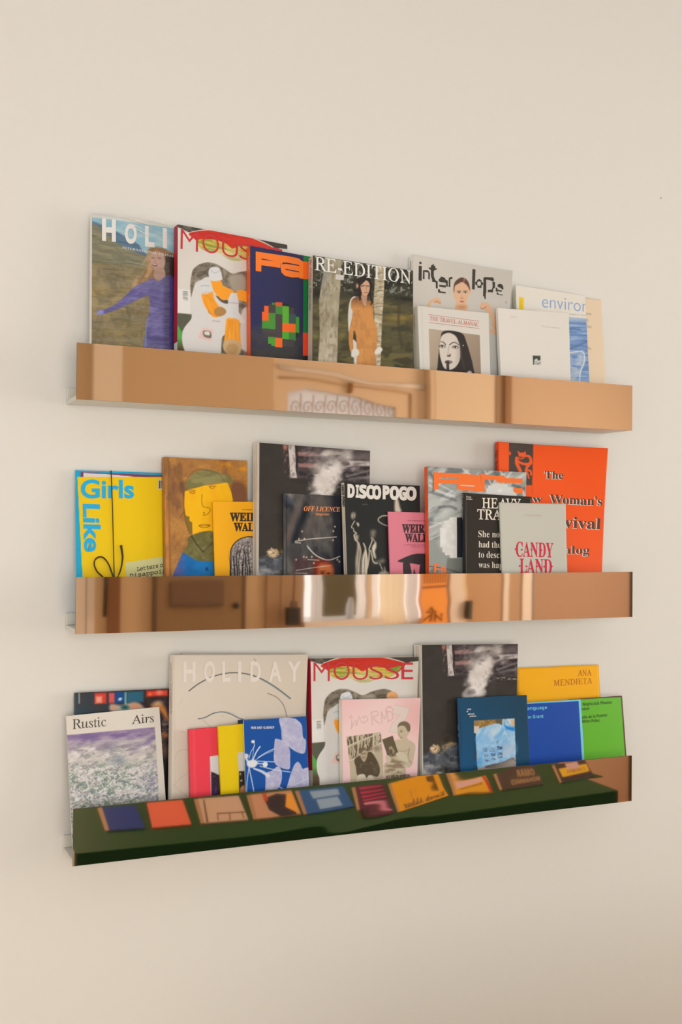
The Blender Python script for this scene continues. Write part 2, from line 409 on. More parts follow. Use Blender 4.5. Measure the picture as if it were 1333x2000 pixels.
def book(key, name, label, cat, spine_c, cell=.0010, crop=(0, 0, 1), rough=.4, hard=False, group=None, back_c=None, block=True, spine=True):
    """a book or magazine: empty at its lower left front corner; front cover, spine, page block, back cover"""
    S = SURF[key]; T = BK[key][5]
    M = np.eye(4); M[:3, 0] = S.X; M[:3, 1] = -S.N; M[:3, 2] = S.U; M[:3, 3] = S.O
    root = empty(name, (0, 0, 0), label, cat, group); root.matrix_world = Matrix(M.tolist())
    root['_inv'] = np.linalg.inv(M).ravel().tolist()
    def grid(u0, u1, v0, v1, n0, n1, nu, nv, nm, mat):
        us = np.linspace(u0, u1, nu+1); vv = np.linspace(v0, v1, nv+1); V, F = [], []
        for n in (n0, n1):
            for v in vv:
                for u in us: V.append((u, -(n+float(S.bend(np.float64(u), np.float64(v)))), v))
        W = nu+1; K = W*(nv+1)
        for j in range(nv):
            for i in range(nu):
                q = j*W+i; F.append((q, q+1, q+W+1, q+W)); F.append((q+K, q+K+W, q+K+W+1, q+K+1))
        for i in range(nu):
            F.append((i, i+K, i+1+K, i+1)); q = nv*W+i; F.append((q, q+1, q+1+K, q+K))
        for j in range(nv):
            q = j*W; F.append((q, q+W, q+W+K, q+K)); q += nu; F.append((q, q+K, q+W+K, q+W))
        return link(nm, V, F, mat, root)
    ct = .0022 if hard else .0004; m = .003 if hard else .0006
    P = Painter(S, cell); P.use(crop)
    if block: grid(m if not hard else .002, S.w-m, m, S.H-m, -T+ct, -ct, 10, 12, 'page_block', page_mat())
    sm = paint('spine_paper', tuple(np.clip(lin(spine_c)/(ILL*.68), .003, .9)), .45, raw=True)  # spine colour raised to make up for the weak light from the left
    if spine: grid(0, .0016 if hard else .0007, 0, S.H, -T+ct, -ct, 1, 14, 'spine', sm)
    grid(0, S.w, 0, S.H, -T, -T+ct, 10, 14, 'back_cover', paint('cover_paper', back_c or spine_c, .45))
    def uvs(surf, P_, pts):
        pts = np.atleast_2d(np.asarray(pts, float)); px = np.stack([P_.crop[0]+pts[:, 0]/P_.k, P_.crop[1]+pts[:, 1]/P_.k], -1)
        return surf.unproj(px)
    B = dict(root=root, S=S, T=T, P=P, grid=grid, rough=rough, ct=ct, uvs=uvs,
             side=Surf(S.O, -S.N, S.U, -S.X, T, S.H, 0.))
    return B
def finish(B):
    """turn the painted print into the front cover's mesh"""
    P, S, ct = B['P'], B['S'], B['ct']; W = P.nu+1
    d = -S.bend(P.u, P.v); V = np.stack([P.u, d, P.v], -1)
    i, j = np.meshgrid(np.arange(P.nu), np.arange(P.nv)); q = (j*W+i).ravel()
    F = np.stack([q, q+1, q+W+1, q+W], -1)
    per = np.concatenate([np.arange(W), (np.arange(1, P.nv+1))*W+P.nu, P.nv*W+np.arange(P.nu-1, -1, -1), np.arange(P.nv-1, 0, -1)*W])
    n = len(V); rim = V[per]+np.array([0, ct, 0]); V = np.concatenate([V, rim]); L = len(per); k = np.arange(L)
    F = np.concatenate([F, np.stack([per, n+k, n+(k+1) % L, per[(k+1) % L]], -1)])
    c = alb(P.rgb); c = np.concatenate([c, c[per]])
    o = link('front_cover', V, F, print_mat(B['rough']), B['root'], smooth=False, colors=c)
    return o
CT1, CT2, CT3, CT5 = (165, 395, 6.895), (330, 425, 7.406), (475, 465, 8.336), (590, 485, 5.924)
CT6, CT9 = (790, 485, 6.059), (965, 540, 5.796)
CM1, CM3, CM5, CM7 = (135, 905, 6.836), (310, 880, 7.016), (485, 855, 5.332), (660, 930, 7.406)
CM9, CM10 = (825, 905, 6.059), (955, 855, 5.441)
CB1, CB3, CB7, CB8 = (120, 1335, 5.924), (320, 1265, 4.443), (595, 1270, 5.556), (655, 1350, 7.406)
CB9, CB11, CB10, CB4 = (800, 1245, 5.554), (1000, 1290, 5.554), (885, 1350, 8.6), (360, 1390, 5.127)

# ---- top ledge: magazine with a laughing woman, in clear film
def make_T1():
    B = book('T1', 'magazine', 'magazine in clear film showing a laughing woman in a violet dress on grassland', 'magazine', (216, 205, 190), crop=CT1, rough=.3)
    P = B['P']; P.fill((128, 118, 84))
    P.poly([(-100, -300), (1700, -300), (1700, 780), (840, 700), (560, 560), (300, 330), (-100, 260)], (132, 176, 190), 2)
    P.tex((172, 196, 198), 260, 60, 3, P.mpoly([(-100, -300), (1700, -300), (1700, 700), (840, 640), (300, 300), (-100, 260)], 3), .7)
    P.blob([(80, 260), (230, 300), (420, 390), (560, 470), (720, 560), (780, 650), (860, 720), (800, 720), (560, 640), (420, 560), (80, 420)], (74, 108, 134), 3)
    P.poly([(-60, 270), (150, 300), (300, 400), (430, 540), (560, 620), (860, 740), (1300, 760), (1300, 950), (-60, 800)], (112, 108, 82), 4)
    P.tex((140, 132, 100), 300, 26, 5, P.mpoly([(-60, 300), (150, 320), (430, 560), (860, 760), (860, 900), (-60, 820)], 4), .8, ang=12)
    P.line([(350, 550), (430, 620), (520, 710)], 9, (84, 86, 74), 1, .6); P.line([(390, 700), (440, 770), (860, 800)], 10, (86, 88, 74), 2, .6)
    P.line([(560, 790), (860, 860)], 10, (166, 158, 128), 2, .7)
    g = P.mpoly([(-100, 800), (860, 900), (900, 900), (1500, 1000), (1500, 2600), (-100, 2600)], 6)
    P.put(g, (132, 116, 80)); P.tex((160, 138, 92), 190, 120, 8, g, .75); P.tex((98, 90, 64), 160, 130, 11, g, .7, lo=.48, hi=.8)
    P.tex((176, 154, 106), 40, 110, 12, g, .3, ang=-14, lo=.5, hi=.8); P.tex((80, 76, 58), 60, 120, 15, g, .35, ang=12, lo=.52, hi=.8)
    # hair, arm, dress
    P.blob([(860, 640), (960, 605), (1060, 620), (1180, 680), (1300, 740), (1300, 1000), (1180, 1040), (1060, 1000), (960, 1080), (820, 1180), (700, 1180), (640, 1140), (720, 1060), (800, 960), (850, 800)], (142, 104, 66), 4)
    P.tex((188, 150, 104), 60, 120, 21, P.mpoly([(850, 640), (1000, 610), (900, 1000), (660, 1160), (640, 1120)], 8), .9, ang=30, lo=.4)
    P.blob([(1090, 720), (1220, 740), (1260, 1000), (1200, 1040), (1090, 990)], (46, 38, 34), 4)
    P.blob([(900, 690), (980, 660), (1060, 700), (1090, 800), (1060, 900), (990, 930), (940, 900), (900, 820)], (190, 150, 132), 3)
    P.blob([(950, 900), (1060, 880), (1090, 1000), (1010, 1060), (940, 1010)], (176, 140, 124), 3)
    P.ell(948, 842, 34, 20, (96, 60, 56), 20, 2); P.ell(944, 836, 26, 9, (225, 210, 200), 18, 1.5)
    P.ell(925, 748, 18, 6, (86, 66, 60), 10, 2); P.ell(1010, 752, 20, 6, (86, 66, 60), 10, 2); P.ell(952, 795, 10, 16, (168, 122, 108), 0, 3)
    d = catmull([(720, 1110), (850, 1060), (900, 1020), (1000, 1060), (1130, 980), (1220, 1040), (1330, 1160), (1330, 2200), (820, 2200), (830, 1700), (880, 1450), (880, 1330), (840, 1260), (640, 1350), (430, 1450), (270, 1500), (200, 1520), (170, 1480), (190, 1445), (260, 1450), (420, 1370), (560, 1250), (640, 1170)], 5, True)
    m = P.mpoly(d, 1.5); P.put(m, (92, 86, 142)); P.tex((124, 116, 176), 180, 70, 31, m, .8, ang=-30, lo=.38, hi=.75)
    P.tex((62, 58, 120), 260, 40, 33, m*np.clip((P.Y-1150)/200, 0, 1), .55, ang=14, lo=.5, hi=.8)
    P.grad((60, 52, 104), (40, 36, 90), (1060, 0), (1220, 0), m*np.clip((P.X-1040)/60, 0, 1), .7)
    P.line([(850, 1560), (830, 1750), (820, 2000), (815, 2200)], (10, 36), (124, 134, 176), 2, .8)
    P.ell(215, 1482, 46, 32, (140, 140, 196), -10, 3)
    # cream band of the film's fold over the head of the cover
    P.poly([(-50, -200), (1700, -200), (1700, 400), (1060, 330), (560, 255), (110, 205), (-50, 190)], (212, 203, 188), 2, .92)
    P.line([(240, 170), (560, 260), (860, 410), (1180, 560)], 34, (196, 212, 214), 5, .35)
    finish(B)
    W = (226, 218, 210)
    letter(B, 'H', (236, 500), (424, 515), 270, W, 'sans', .05); letter(B, 'O', (545, 540), (705, 548), 240, W, 'sans', .045)
    letter(B, 'L', (815, 580), (945, 592), 250, W, 'sans', .045); letter(B, 'I', (1056, 600), (1112, 606), 240, W, 'sans', .045)
    letter(B, 'DAY', (1300, 640), (1800, 712), 250, W, 'sans', .04)
    letter(B, 'INTERNATIONAL TRAVEL', (510, 622), (1215, 745), 30, (214, 208, 198), 'serif')
    # clear film: a loose transparent sleeve over the magazine
    S = B['S']; m, nt, p = nodes('clear_film'); out = nt.nodes['Material Output']
    tr = nt.nodes.new('ShaderNodeBsdfTransparent'); gl = nt.nodes.new('ShaderNodeBsdfGlossy'); gl.inputs['Roughness'].default_value = .06
    mx = nt.nodes.new('ShaderNodeMixShader'); mx.inputs[0].default_value = .06
    ns = nt.nodes.new('ShaderNodeTexNoise'); ns.inputs['Scale'].default_value = 24; ns.inputs['Detail'].default_value = 3
    tc = nt.nodes.new('ShaderNodeTexCoord'); mp = nt.nodes.new('ShaderNodeMapping'); mp.inputs['Scale'].default_value = (.5, 1, 2.2); mp.inputs['Rotation'].default_value = (0, .5, 0)
    nt.links.new(tc.outputs['Object'], mp.inputs[0]); nt.links.new(mp.outputs[0], ns.inputs['Vector'])
    b = nt.nodes.new('ShaderNodeBump'); b.inputs['Strength'].default_value = .9; b.inputs['Distance'].default_value = .004
    nt.links.new(ns.outputs['Fac'], b.inputs['Height']); nt.links.new(b.outputs['Normal'], gl.inputs['Normal'])
    nt.links.new(tr.outputs[0], mx.inputs[1]); nt.links.new(gl.outputs[0], mx.inputs[2]); nt.links.new(mx.outputs[0], out.inputs[0])
    g = np.linspace(0, 1, 25); V, F = [], []
    for j, t in enumerate(g):
        for i, s in enumerate(g):
            r = .0005+.0003*math.sin(9*s+4*t)*(t > .02)
            V.append((-.002+s*(S.w+.006), -r, t*(S.H+.009)-.0))
    for j in range(24):
        for i in range(24): q = j*25+i; F.append((q, q+1, q+26, q+25))
    o = link('clear_film', V, F, m, B['root'], smooth=True); o['label'] = 'clear glossy plastic film'
    # white slivers painted as the highlights along the film's creases
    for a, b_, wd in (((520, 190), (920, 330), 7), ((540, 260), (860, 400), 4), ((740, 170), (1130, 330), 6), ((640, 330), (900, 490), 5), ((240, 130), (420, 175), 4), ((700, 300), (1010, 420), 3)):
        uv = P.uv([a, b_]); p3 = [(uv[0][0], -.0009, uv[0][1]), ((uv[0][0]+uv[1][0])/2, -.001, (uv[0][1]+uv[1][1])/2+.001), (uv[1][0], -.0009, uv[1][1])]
        tube('film_glint', [p3[0], p3[1], p3[2]], [.0001, wd*.00015, .0001], paint('glint_white', (250, 248, 244), .15), B['root'], 5)
    return B

MOUSSE_RED = (196, 48, 58)
def art_mousse(P, own):
    """shared picture: white mask with cigarettes. Upper half traced on the lower ledge, lower half on the top ledge"""
    s7, s2 = SURF['B7'], SURF['T2']
    P.fill((214, 204, 192)); P.use(CB7, s7)
    P.grad((214, 204, 192), (196, 184, 166), (1100, 0), (1300, 0))
    P.poly([(0, 40), (1300, 40), (1300, 110), (1130, 150), (180, 150), (60, 130), (0, 130)], (66, 60, 54), 1.5)
    P.tex((120, 112, 98), 60, 16, 2, P.mpoly([(60, 80), (240, 80), (240, 150), (60, 130)], 2), .9, ang=40)
    P.poly([(40, 118), (110, 128), (190, 160), (190, 240), (40, 240)], (218, 210, 198), 1.5)
    P.poly([(1050, 160), (1160, 125), (1260, 115), (1260, 260), (1050, 260)], (208, 198, 184), 1.5)
    cap = catmull([(178, 165), (300, 110), (450, 78), (640, 68), (830, 78), (1000, 112), (1095, 150), (1060, 200), (960, 260), (640, 300), (330, 260), (240, 210)], 5, True)
    P.put(P.mpoly(catmull([(165, 168), (300, 100), (450, 68), (640, 58), (830, 68), (1000, 102), (1108, 150), (1000, 200), (300, 200)], 5, True), 1), (226, 214, 200))
    P.put(P.mpoly(cap, 1.2), (206, 52, 34)); P.tex((176, 34, 30), 200, 60, 4, P.mpoly(cap, 1.2), .6)
    b = P.mpoly(catmull([(270, 215), (360, 185), (450, 175), (560, 190), (630, 230), (700, 190), (800, 180), (950, 205), (1050, 175), (1000, 240), (930, 290), (800, 310), (700, 345), (620, 355), (560, 335), (480, 300), (380, 310), (300, 290)], 5, True), 1)
    P.put(b, (204, 170, 62)); P.tex((120, 140, 50), 200, 12, 6, b, .8, lo=.45, hi=.52); P.tex((232, 200, 120), 120, 16, 9, b, .7, lo=.5)
    P.poly([(940, 190), (1060, 165), (1000, 215), (940, 215)], (110, 150, 60), 1)
    P.ell(620, 690, 560, 430, (220, 211, 200), 0, 20, .5)
    e = catmull([(215, 600), (230, 530), (280, 470), (370, 425), (470, 425), (560, 460), (640, 490), (720, 455), (820, 425), (900, 425), (970, 460), (1010, 520), (1010, 700), (300, 900), (230, 850), (205, 720)], 5, True)
    P.put(P.mpoly(e, 2), (126, 114, 96)); P.tex((90, 80, 66), 60, 26, 12, P.mpoly(e, 2), .8); P.tex((168, 158, 140), 40, 90, 13, P.mpoly(e, 2), .6, lo=.5)
    P.ell(955, 500, 62, 52, (228, 166, 110), 0, 1)
    # lower half from the top ledge
    P.use(CT2, s2); Y2 = 560
    P.poly([(120, 1380), (330, 1400), (330, 1500), (200, 1640), (190, 1900), (240, 2300), (120, 2300)], (88, 88, 72), 2)
    P.poly([(120, 1540), (190, 1660), (190, 1850), (120, 1900)], (80, 168, 74), 2); P.grad((88, 160, 80), (86, 70, 50), (0, 1740), (0, 1900), P.mpoly([(120, 1700), (220, 1700), (240, 2300), (120, 2300)], 3))
    h = catmull([(360, 960), (370, 830), (440, 750), (560, 710), (640, 720), (760, 780), (900, 1000), (1060, 1130), (1200, 1000), (1400, 1100), (1500, 1500), (1300, 2300), (800, 2300), (760, 1440), (580, 1400), (500, 1300), (420, 1130)], 4, True)
    P.put(P.mpoly(h, 2), (132, 120, 104)); P.tex((84, 76, 66), 70, 60, 15, P.mpoly(h, 2), .8); P.tex((176, 166, 150), 90, 60, 17, P.mpoly(h, 2), .5, lo=.5)
    P.blob([(860, 860), (1060, 820), (1120, 1000), (1040, 1090), (930, 1060)], (168, 156, 138), 8); 
    P.blob([(1100, 1300), (1400, 1300), (1400, 1900), (1050, 1900), (1040, 1500)], (206, 198, 190), 4)
    P.blob([(370, 980), (420, 960), (520, 1180), (600, 1400), (840, 1440), (830, 1650), (760, 1760), (720, 2000), (560, 2060), (380, 2040), (230, 1920), (190, 1740), (220, 1600), (320, 1470), (340, 1380), (300, 1290)], (216, 208, 200), 2)
    P.blob([(400, 960), (470, 900), (580, 860), (700, 1000), (1100, 1500), (820, 1460), (560, 1330), (480, 1200)], (214, 208, 200), 2)
    P.blob([(680, 1130), (760, 1160), (860, 1200), (850, 1245), (760, 1220)], (84, 78, 74), 2)
    def cig(pts, w): P.line(pts, w, (246, 158, 44), 1.2); 
    cig([(560, 1130), (590, 1230), (680, 1360)], 170); cig([(680, 900), (720, 1030), (800, 1120)], 150); cig([(770, 1060), (880, 1110)], 150)
    cig([(1040, 1120), (1180, 1180), (1240, 1380)], 150)
    P.blob([(580, 760), (640, 715), (730, 730), (770, 850), (760, 905), (600, 905)], (216, 212, 208), 1.5); P.line([(610, 760), (660, 800), (740, 770)], 14, (176, 178, 178), 2, .7)
    P.blob([(450, 960), (540, 920), (620, 1060), (500, 1110)], (212, 210, 206), 1.5); P.line([(470, 990), (520, 980), (580, 990)], 12, (160, 166, 170), 2, .8)
    P.tex((214, 120, 24), 30, 200, 18, P.mpoly([(480, 1080), (640, 1060), (780, 1300), (700, 1440), (560, 1380)], 3), .5, ang=-30)
    P.blob([(660, 1330), (740, 1290), (820, 1330), (820, 1390), (740, 1430), (670, 1400)], (176, 128, 74), 2)
    P.poly([(860, 1180), (900, 1090), (980, 1090), (1010, 1200), (1010, 1480), (840, 1480)], (216, 212, 208), 1.5); P.line([(870, 1230), (1000, 1240)], 16, (176, 172, 166), 2, .7)
    P.poly([(830, 1470), (860, 1450), (980, 1460), (1020, 1500), (1040, 1810), (800, 1800)], (250, 168, 56), 1.5)
    P.tex((230, 140, 36), 26, 300, 19, P.mpoly([(830, 1470), (1020, 1480), (1040, 1800), (800, 1800)], 2), .7)
    P.blob([(800, 1800), (900, 1760), (1030, 1800), (1050, 1880), (1000, 1990), (860, 1980), (790, 1900)], (206, 170, 122), 2); P.ell(915, 1900, 90, 80, (190, 150, 98), 0, 4)
    P.poly([(130, 1030), (310, 1050), (310, 1390), (130, 1365)], (224, 217, 208), 1)
    for i in range(9): P.line([(206, 1068+i*15), (272, 1076+i*15)], 4+3*(i % 3 == 0), (60, 56, 54), .6, .9, False)
    P.poly([(490, 1590), (640, 1620), (620, 1790), (420, 1740)], (228, 190, 178), 1.5); P.blob([(500, 1640), (600, 1650), (610, 1740), (510, 1720)], (120, 110, 100), 2); P.blob([(520, 1650), (580, 1650), (590, 1700), (520, 1690)], (220, 214, 200), 2)
def mousse_words(B, key):
    P = B['P']; P.use(CB7, SURF['B7'])
    x = 90
    for ch, a, b, y0, y1, hh in (('M', 98, 275, 340, 340, 215), ('O', 318, 490, 322, 325, 200), ('U', 522, 690, 322, 322, 190), ('S', 705, 850, 318, 318, 180), ('S', 872, 1028, 316, 316, 180), ('E', 1052, 1180, 316, 316, 185)):
        letter(B, ch, (a, y0), (b, y1), hh, MOUSSE_RED, 'serif' if 0 else 'sans', -.012 if ch != 'E' else 0., n=.0003)
def make_mousse(key, label, crop):
    B = book(key, 'magazine', label, 'magazine', (208, 196, 180), crop=crop, rough=.35)
    art_mousse(B['P'], key); finish(B); mousse_words(B, key); B['P'].use(CT2, SURF['T2'])
    P = B['P']; letter(B, 'jrnl', (625, 1500), (745, 1512), 22, (120, 112, 110), 'mono')
    # red upper part of the spine
    S = B['side']; T = B['T']; root = B['root']
    boxes('spine_band', [((-.0006, .0003, S.H*.32), (0.0, T-.0003, S.H-.0002))], ink((178, 28, 48)), root)['label'] = 'crimson upper part of the spine'
    return B

def make_T3():
    B = book('T3', 'magazine', 'dark blue magazine with an orange and green pixelated head, top ledge', 'magazine', (224, 82, 30), crop=CT3, rough=.28)
    P = B['P']; P.fill((42, 44, 84)); P.grad((40, 42, 88), (38, 40, 66), (118, 0), (900, 0))
    P.tex((88, 84, 70), 260, 160, 3, P.mpoly([(0, 1420), (300, 1400), (600, 1500), (900, 1600), (1300, 1500), (1300, 2600), (0, 2600)], 14), .9, lo=.3, hi=.7)
    P.grad((42, 44, 84), (52, 50, 48), (0, 1380), (0, 1900), None, .6)
    d = [(410, 1200, 530, 1480, (74, 136, 54)), (310, 1330, 530, 1470, (70, 140, 52)), (310, 1200, 415, 1340, (238, 96, 36)), (345, 1100, 415, 1210, (238, 96, 36)), (415, 1080, 530, 1215, (70, 64, 62)),
         (530, 1090, 640, 1240, (66, 132, 60)), (530, 1040, 640, 1105, (226, 80, 40)), (470, 1050, 530, 1085, (66, 130, 50)), (640, 1060, 750, 1110, (40, 38, 40)), (640, 1105, 750, 1385, (92, 168, 50)), (750, 1130, 830, 1230, (70, 62, 64)),
         (750, 1230, 860, 1395, (64, 82, 82)), (860, 1280, 915, 1545, (56, 150, 44)), (530, 1235, 640, 1640, (74, 66, 66)), (640, 1380, 860, 1530, (244, 104, 34)), (310, 1470, 530, 1540, (74, 68, 66)), (350, 1530, 530, 1610, (70, 64, 62)), (640, 1520, 750, 1660, (82, 162, 50)),
         (750, 1530, 860, 1665, (62, 126, 62)), (410, 1605, 530, 1720, (78, 152, 50)), (460, 1715, 530, 1755, (78, 152, 50)), (525, 1620, 640, 1775, (240, 104, 38)), (640, 1640, 830, 1760, (72, 66, 66)), (860, 1540, 900, 1620, (30, 44, 34))]
    for i, (a, b, c, e, col) in enumerate(d):
        P.poly([(a, b-14*(a-530)/600*0), (c, b+(c-a)*.09), (c, e+(c-a)*.06), (a, e)], col, .8)
    P.poly([(985, 250), (1600, 250), (1600, 2600), (975, 2600)], (20, 112, 54), 1)
    P.poly([(985, 380), (1600, 420), (1600, 700), (985, 665)], (246, 100, 28), 1); P.poly([(975, 1540), (1600, 1560), (1600, 1930), (975, 1915)], (222, 66, 34), 1)
    P.poly([(975, 1915), (1600, 1935), (1600, 2600), (975, 2600)], (40, 36, 40), 1)
    finish(B); O = (252, 120, 36)
    patch(B, [(205, 218), (760, 300), (900, 330), (985, 390), (985, 665), (915, 655), (912, 640), (800, 642), (680, 615), (625, 560), (612, 480), (608, 400), (300, 330), (300, 352), (606, 392), (604, 485), (298, 442), (296, 548), (205, 535)], O, name='masthead_shape', n=.0003)
    patch(B, [(640, 398), (720, 400), (912, 440), (915, 455), (700, 420), (655, 425), (640, 440)], (42, 40, 70), n=.0004)
    patch(B, [(690, 500), (915, 545), (915, 560), (690, 518)], (42, 40, 70), n=.0004)
    side = B['side']
    letter(B, 'FACE', (84, 300), (84, 500), 22, (226, 160, 140), 'bold', up=(22, 0), surf=side, name='spine_lettering')
    letter(B, 'NO. 9 SPRING 21', (84, 930), (84, 1230), 20, (232, 180, 150), 'bold', up=(20, 0), surf=side, name='spine_lettering')
    return B

def make_T5():
    B = book('T5', 'magazine', 'thick magazine with a person in a tawny fur coat among birch trees', 'magazine', (186, 174, 156), crop=CT5, rough=.3)
    P = B['P']; P.fill((62, 60, 46)); al = np.ones(len(P.X))
    P.tex((36, 36, 30), 90, 70, 3, P.mpoly([(0, 0), (1500, 0), (1500, 640), (0, 560)], 8), .95)
    P.tex((150, 152, 140), 30, 30, 5, P.mpoly([(0, 100), (1500, 200), (1500, 560), (0, 460)], 8), .8, lo=.58, hi=.68)
    lo_ = P.mpoly([(0, 620), (500, 600), (960, 600), (1500, 680), (1500, 1700), (0, 1700)], 14); P.put(lo_, (84, 78, 54)); P.tex((110, 100, 62), 200, 40, 7, lo_, .8); P.tex((56, 54, 40), 120, 60, 9, lo_, .7, lo=.5)
    P.ell(1130, 805, 90, 26, (184, 150, 60), 0, 14, .7); P.ell(150, 1020, 60, 30, (170, 166, 80), 0, 12, .5); P.ell(470, 1010, 50, 40, (150, 140, 80), 0, 12, .5)
    P.line([(1130, 620), (1120, 900), (1160, 1150)], 34, (66, 58, 44), 4, .6)
    t1 = P.mpoly([(270, 60), (460, 90), (440, 500), (420, 800), (400, 1600), (170, 1600), (210, 1000), (200, 600), (250, 300)], 2)
    P.put(t1, (160, 148, 122)); P.tex((206, 196, 172), 40, 110, 11, t1, .9, lo=.42); P.tex((92, 80, 60), 26, 60, 13, t1, .8, lo=.52); P.tex((120, 126, 140), 60, 120, 14, t1*(P.Y < 560)*(P.X < 330), .7)
    P.grad((160, 148, 122), (206, 188, 166), (0, 900), (0, 1350), t1*.6)
    t2 = P.mpoly([(860, 130), (965, 150), (950, 500), (925, 900), (900, 1600), (830, 1600), (850, 1000), (830, 600), (850, 300)], 2)
    P.put(t2, (178, 162, 132)); P.tex((212, 200, 174), 60, 24, 15, t2, .9, lo=.45); P.tex((110, 94, 70), 70, 18, 16, t2, .6, lo=.57)
    # coat
    P.blob([(560, 600), (620, 555), (660, 640), (600, 800), (560, 1000), (640, 1100), (650, 1250), (660, 1600), (610, 1600), (600, 1250), (570, 1200), (540, 950), (535, 750)], (208, 200, 188), 2)
    c = P.mpoly(catmull([(640, 560), (700, 560), (720, 600), (780, 610), (820, 640), (830, 800), (860, 900), (870, 1050), (860, 1160), (850, 1220), (870, 1500), (860, 1600), (650, 1600), (640, 1200), (630, 1000), (600, 950), (590, 1050), (590, 1190), (560, 1180), (545, 1000), (590, 760), (570, 680), (580, 600)], 5, True), 2)
    P.put(c, (204, 140, 78)); P.tex((226, 168, 100), 60, 160, 21, c, .8); P.tex((126, 78, 56), 60, 110, 23, c, .8, lo=.52, hi=.62); P.tex((150, 96, 58), 400, 90, 24, c*(P.Y > 920)*(P.Y < 1160), .8, lo=.35)
    P.grad((100, 62, 50), (204, 140, 78), (0, 560), (0, 700), c*.8)
    P.blob([(590, 1170), (650, 1170), (660, 1230), (600, 1260), (570, 1240)], (216, 208, 196), 2); P.blob([(850, 1180), (900, 1140), (935, 1170), (900, 1215), (850, 1225)], (220, 212, 200), 2)
    P.blob([(690, 560), (740, 560), (740, 660), (715, 640)], (206, 176, 150), 2)
    # head
    P.blob([(640, 420), (655, 350), (720, 322), (785, 342), (808, 420), (800, 500), (775, 560), (760, 500), (700, 470), (680, 540), (690, 600), (655, 560), (640, 480)], (40, 34, 32), 1.5)
    P.blob([(698, 520), (752, 520), (752, 590), (738, 650), (712, 620), (690, 580)], (182, 140, 112), 1.5)
    P.line([(778, 470), (786, 540), (812, 610), (800, 650)], (26, 14), (42, 34, 32), 1.5); P.line([(672, 470), (676, 540), (664, 600)], (20, 10), (42, 34, 32), 1.5)
    P.blob([(678, 430), (696, 384), (750, 372), (782, 410), (784, 480), (760, 536), (728, 548), (694, 510)], (206, 160, 128), 1.2); P.blob([(680, 430), (690, 385), (740, 365), (700, 410)], (40, 34, 32), 1.5)
    P.ell(642, 435, 14, 26, (190, 140, 112), 0, 2); P.line([(690, 438), (725, 430)], 9, (60, 44, 40), 1.5); P.line([(748, 432), (776, 440)], 9, (60, 44, 40), 1.5); P.line([(742, 440), (748, 480)], 6, (160, 112, 88), 2)
    P.line([(726, 510), (762, 512)], 9, (140, 76, 66), 1.5)
    P.poly([(392, 300), (490, 310), (486, 370), (390, 360)], (206, 196, 186), .8)
    finish(B)
    letter(B, 'RE-EDITION', (150, 250), (1262, 412), 155, (230, 224, 214), 'roman', .006)
    letter(B, 'Re-Edition Magazine', (92, 125), (84, 720), 24, (150, 100, 110), 'serifit', -.005, up=(24, 0), surf=B['side'], name='spine_lettering')
    return B

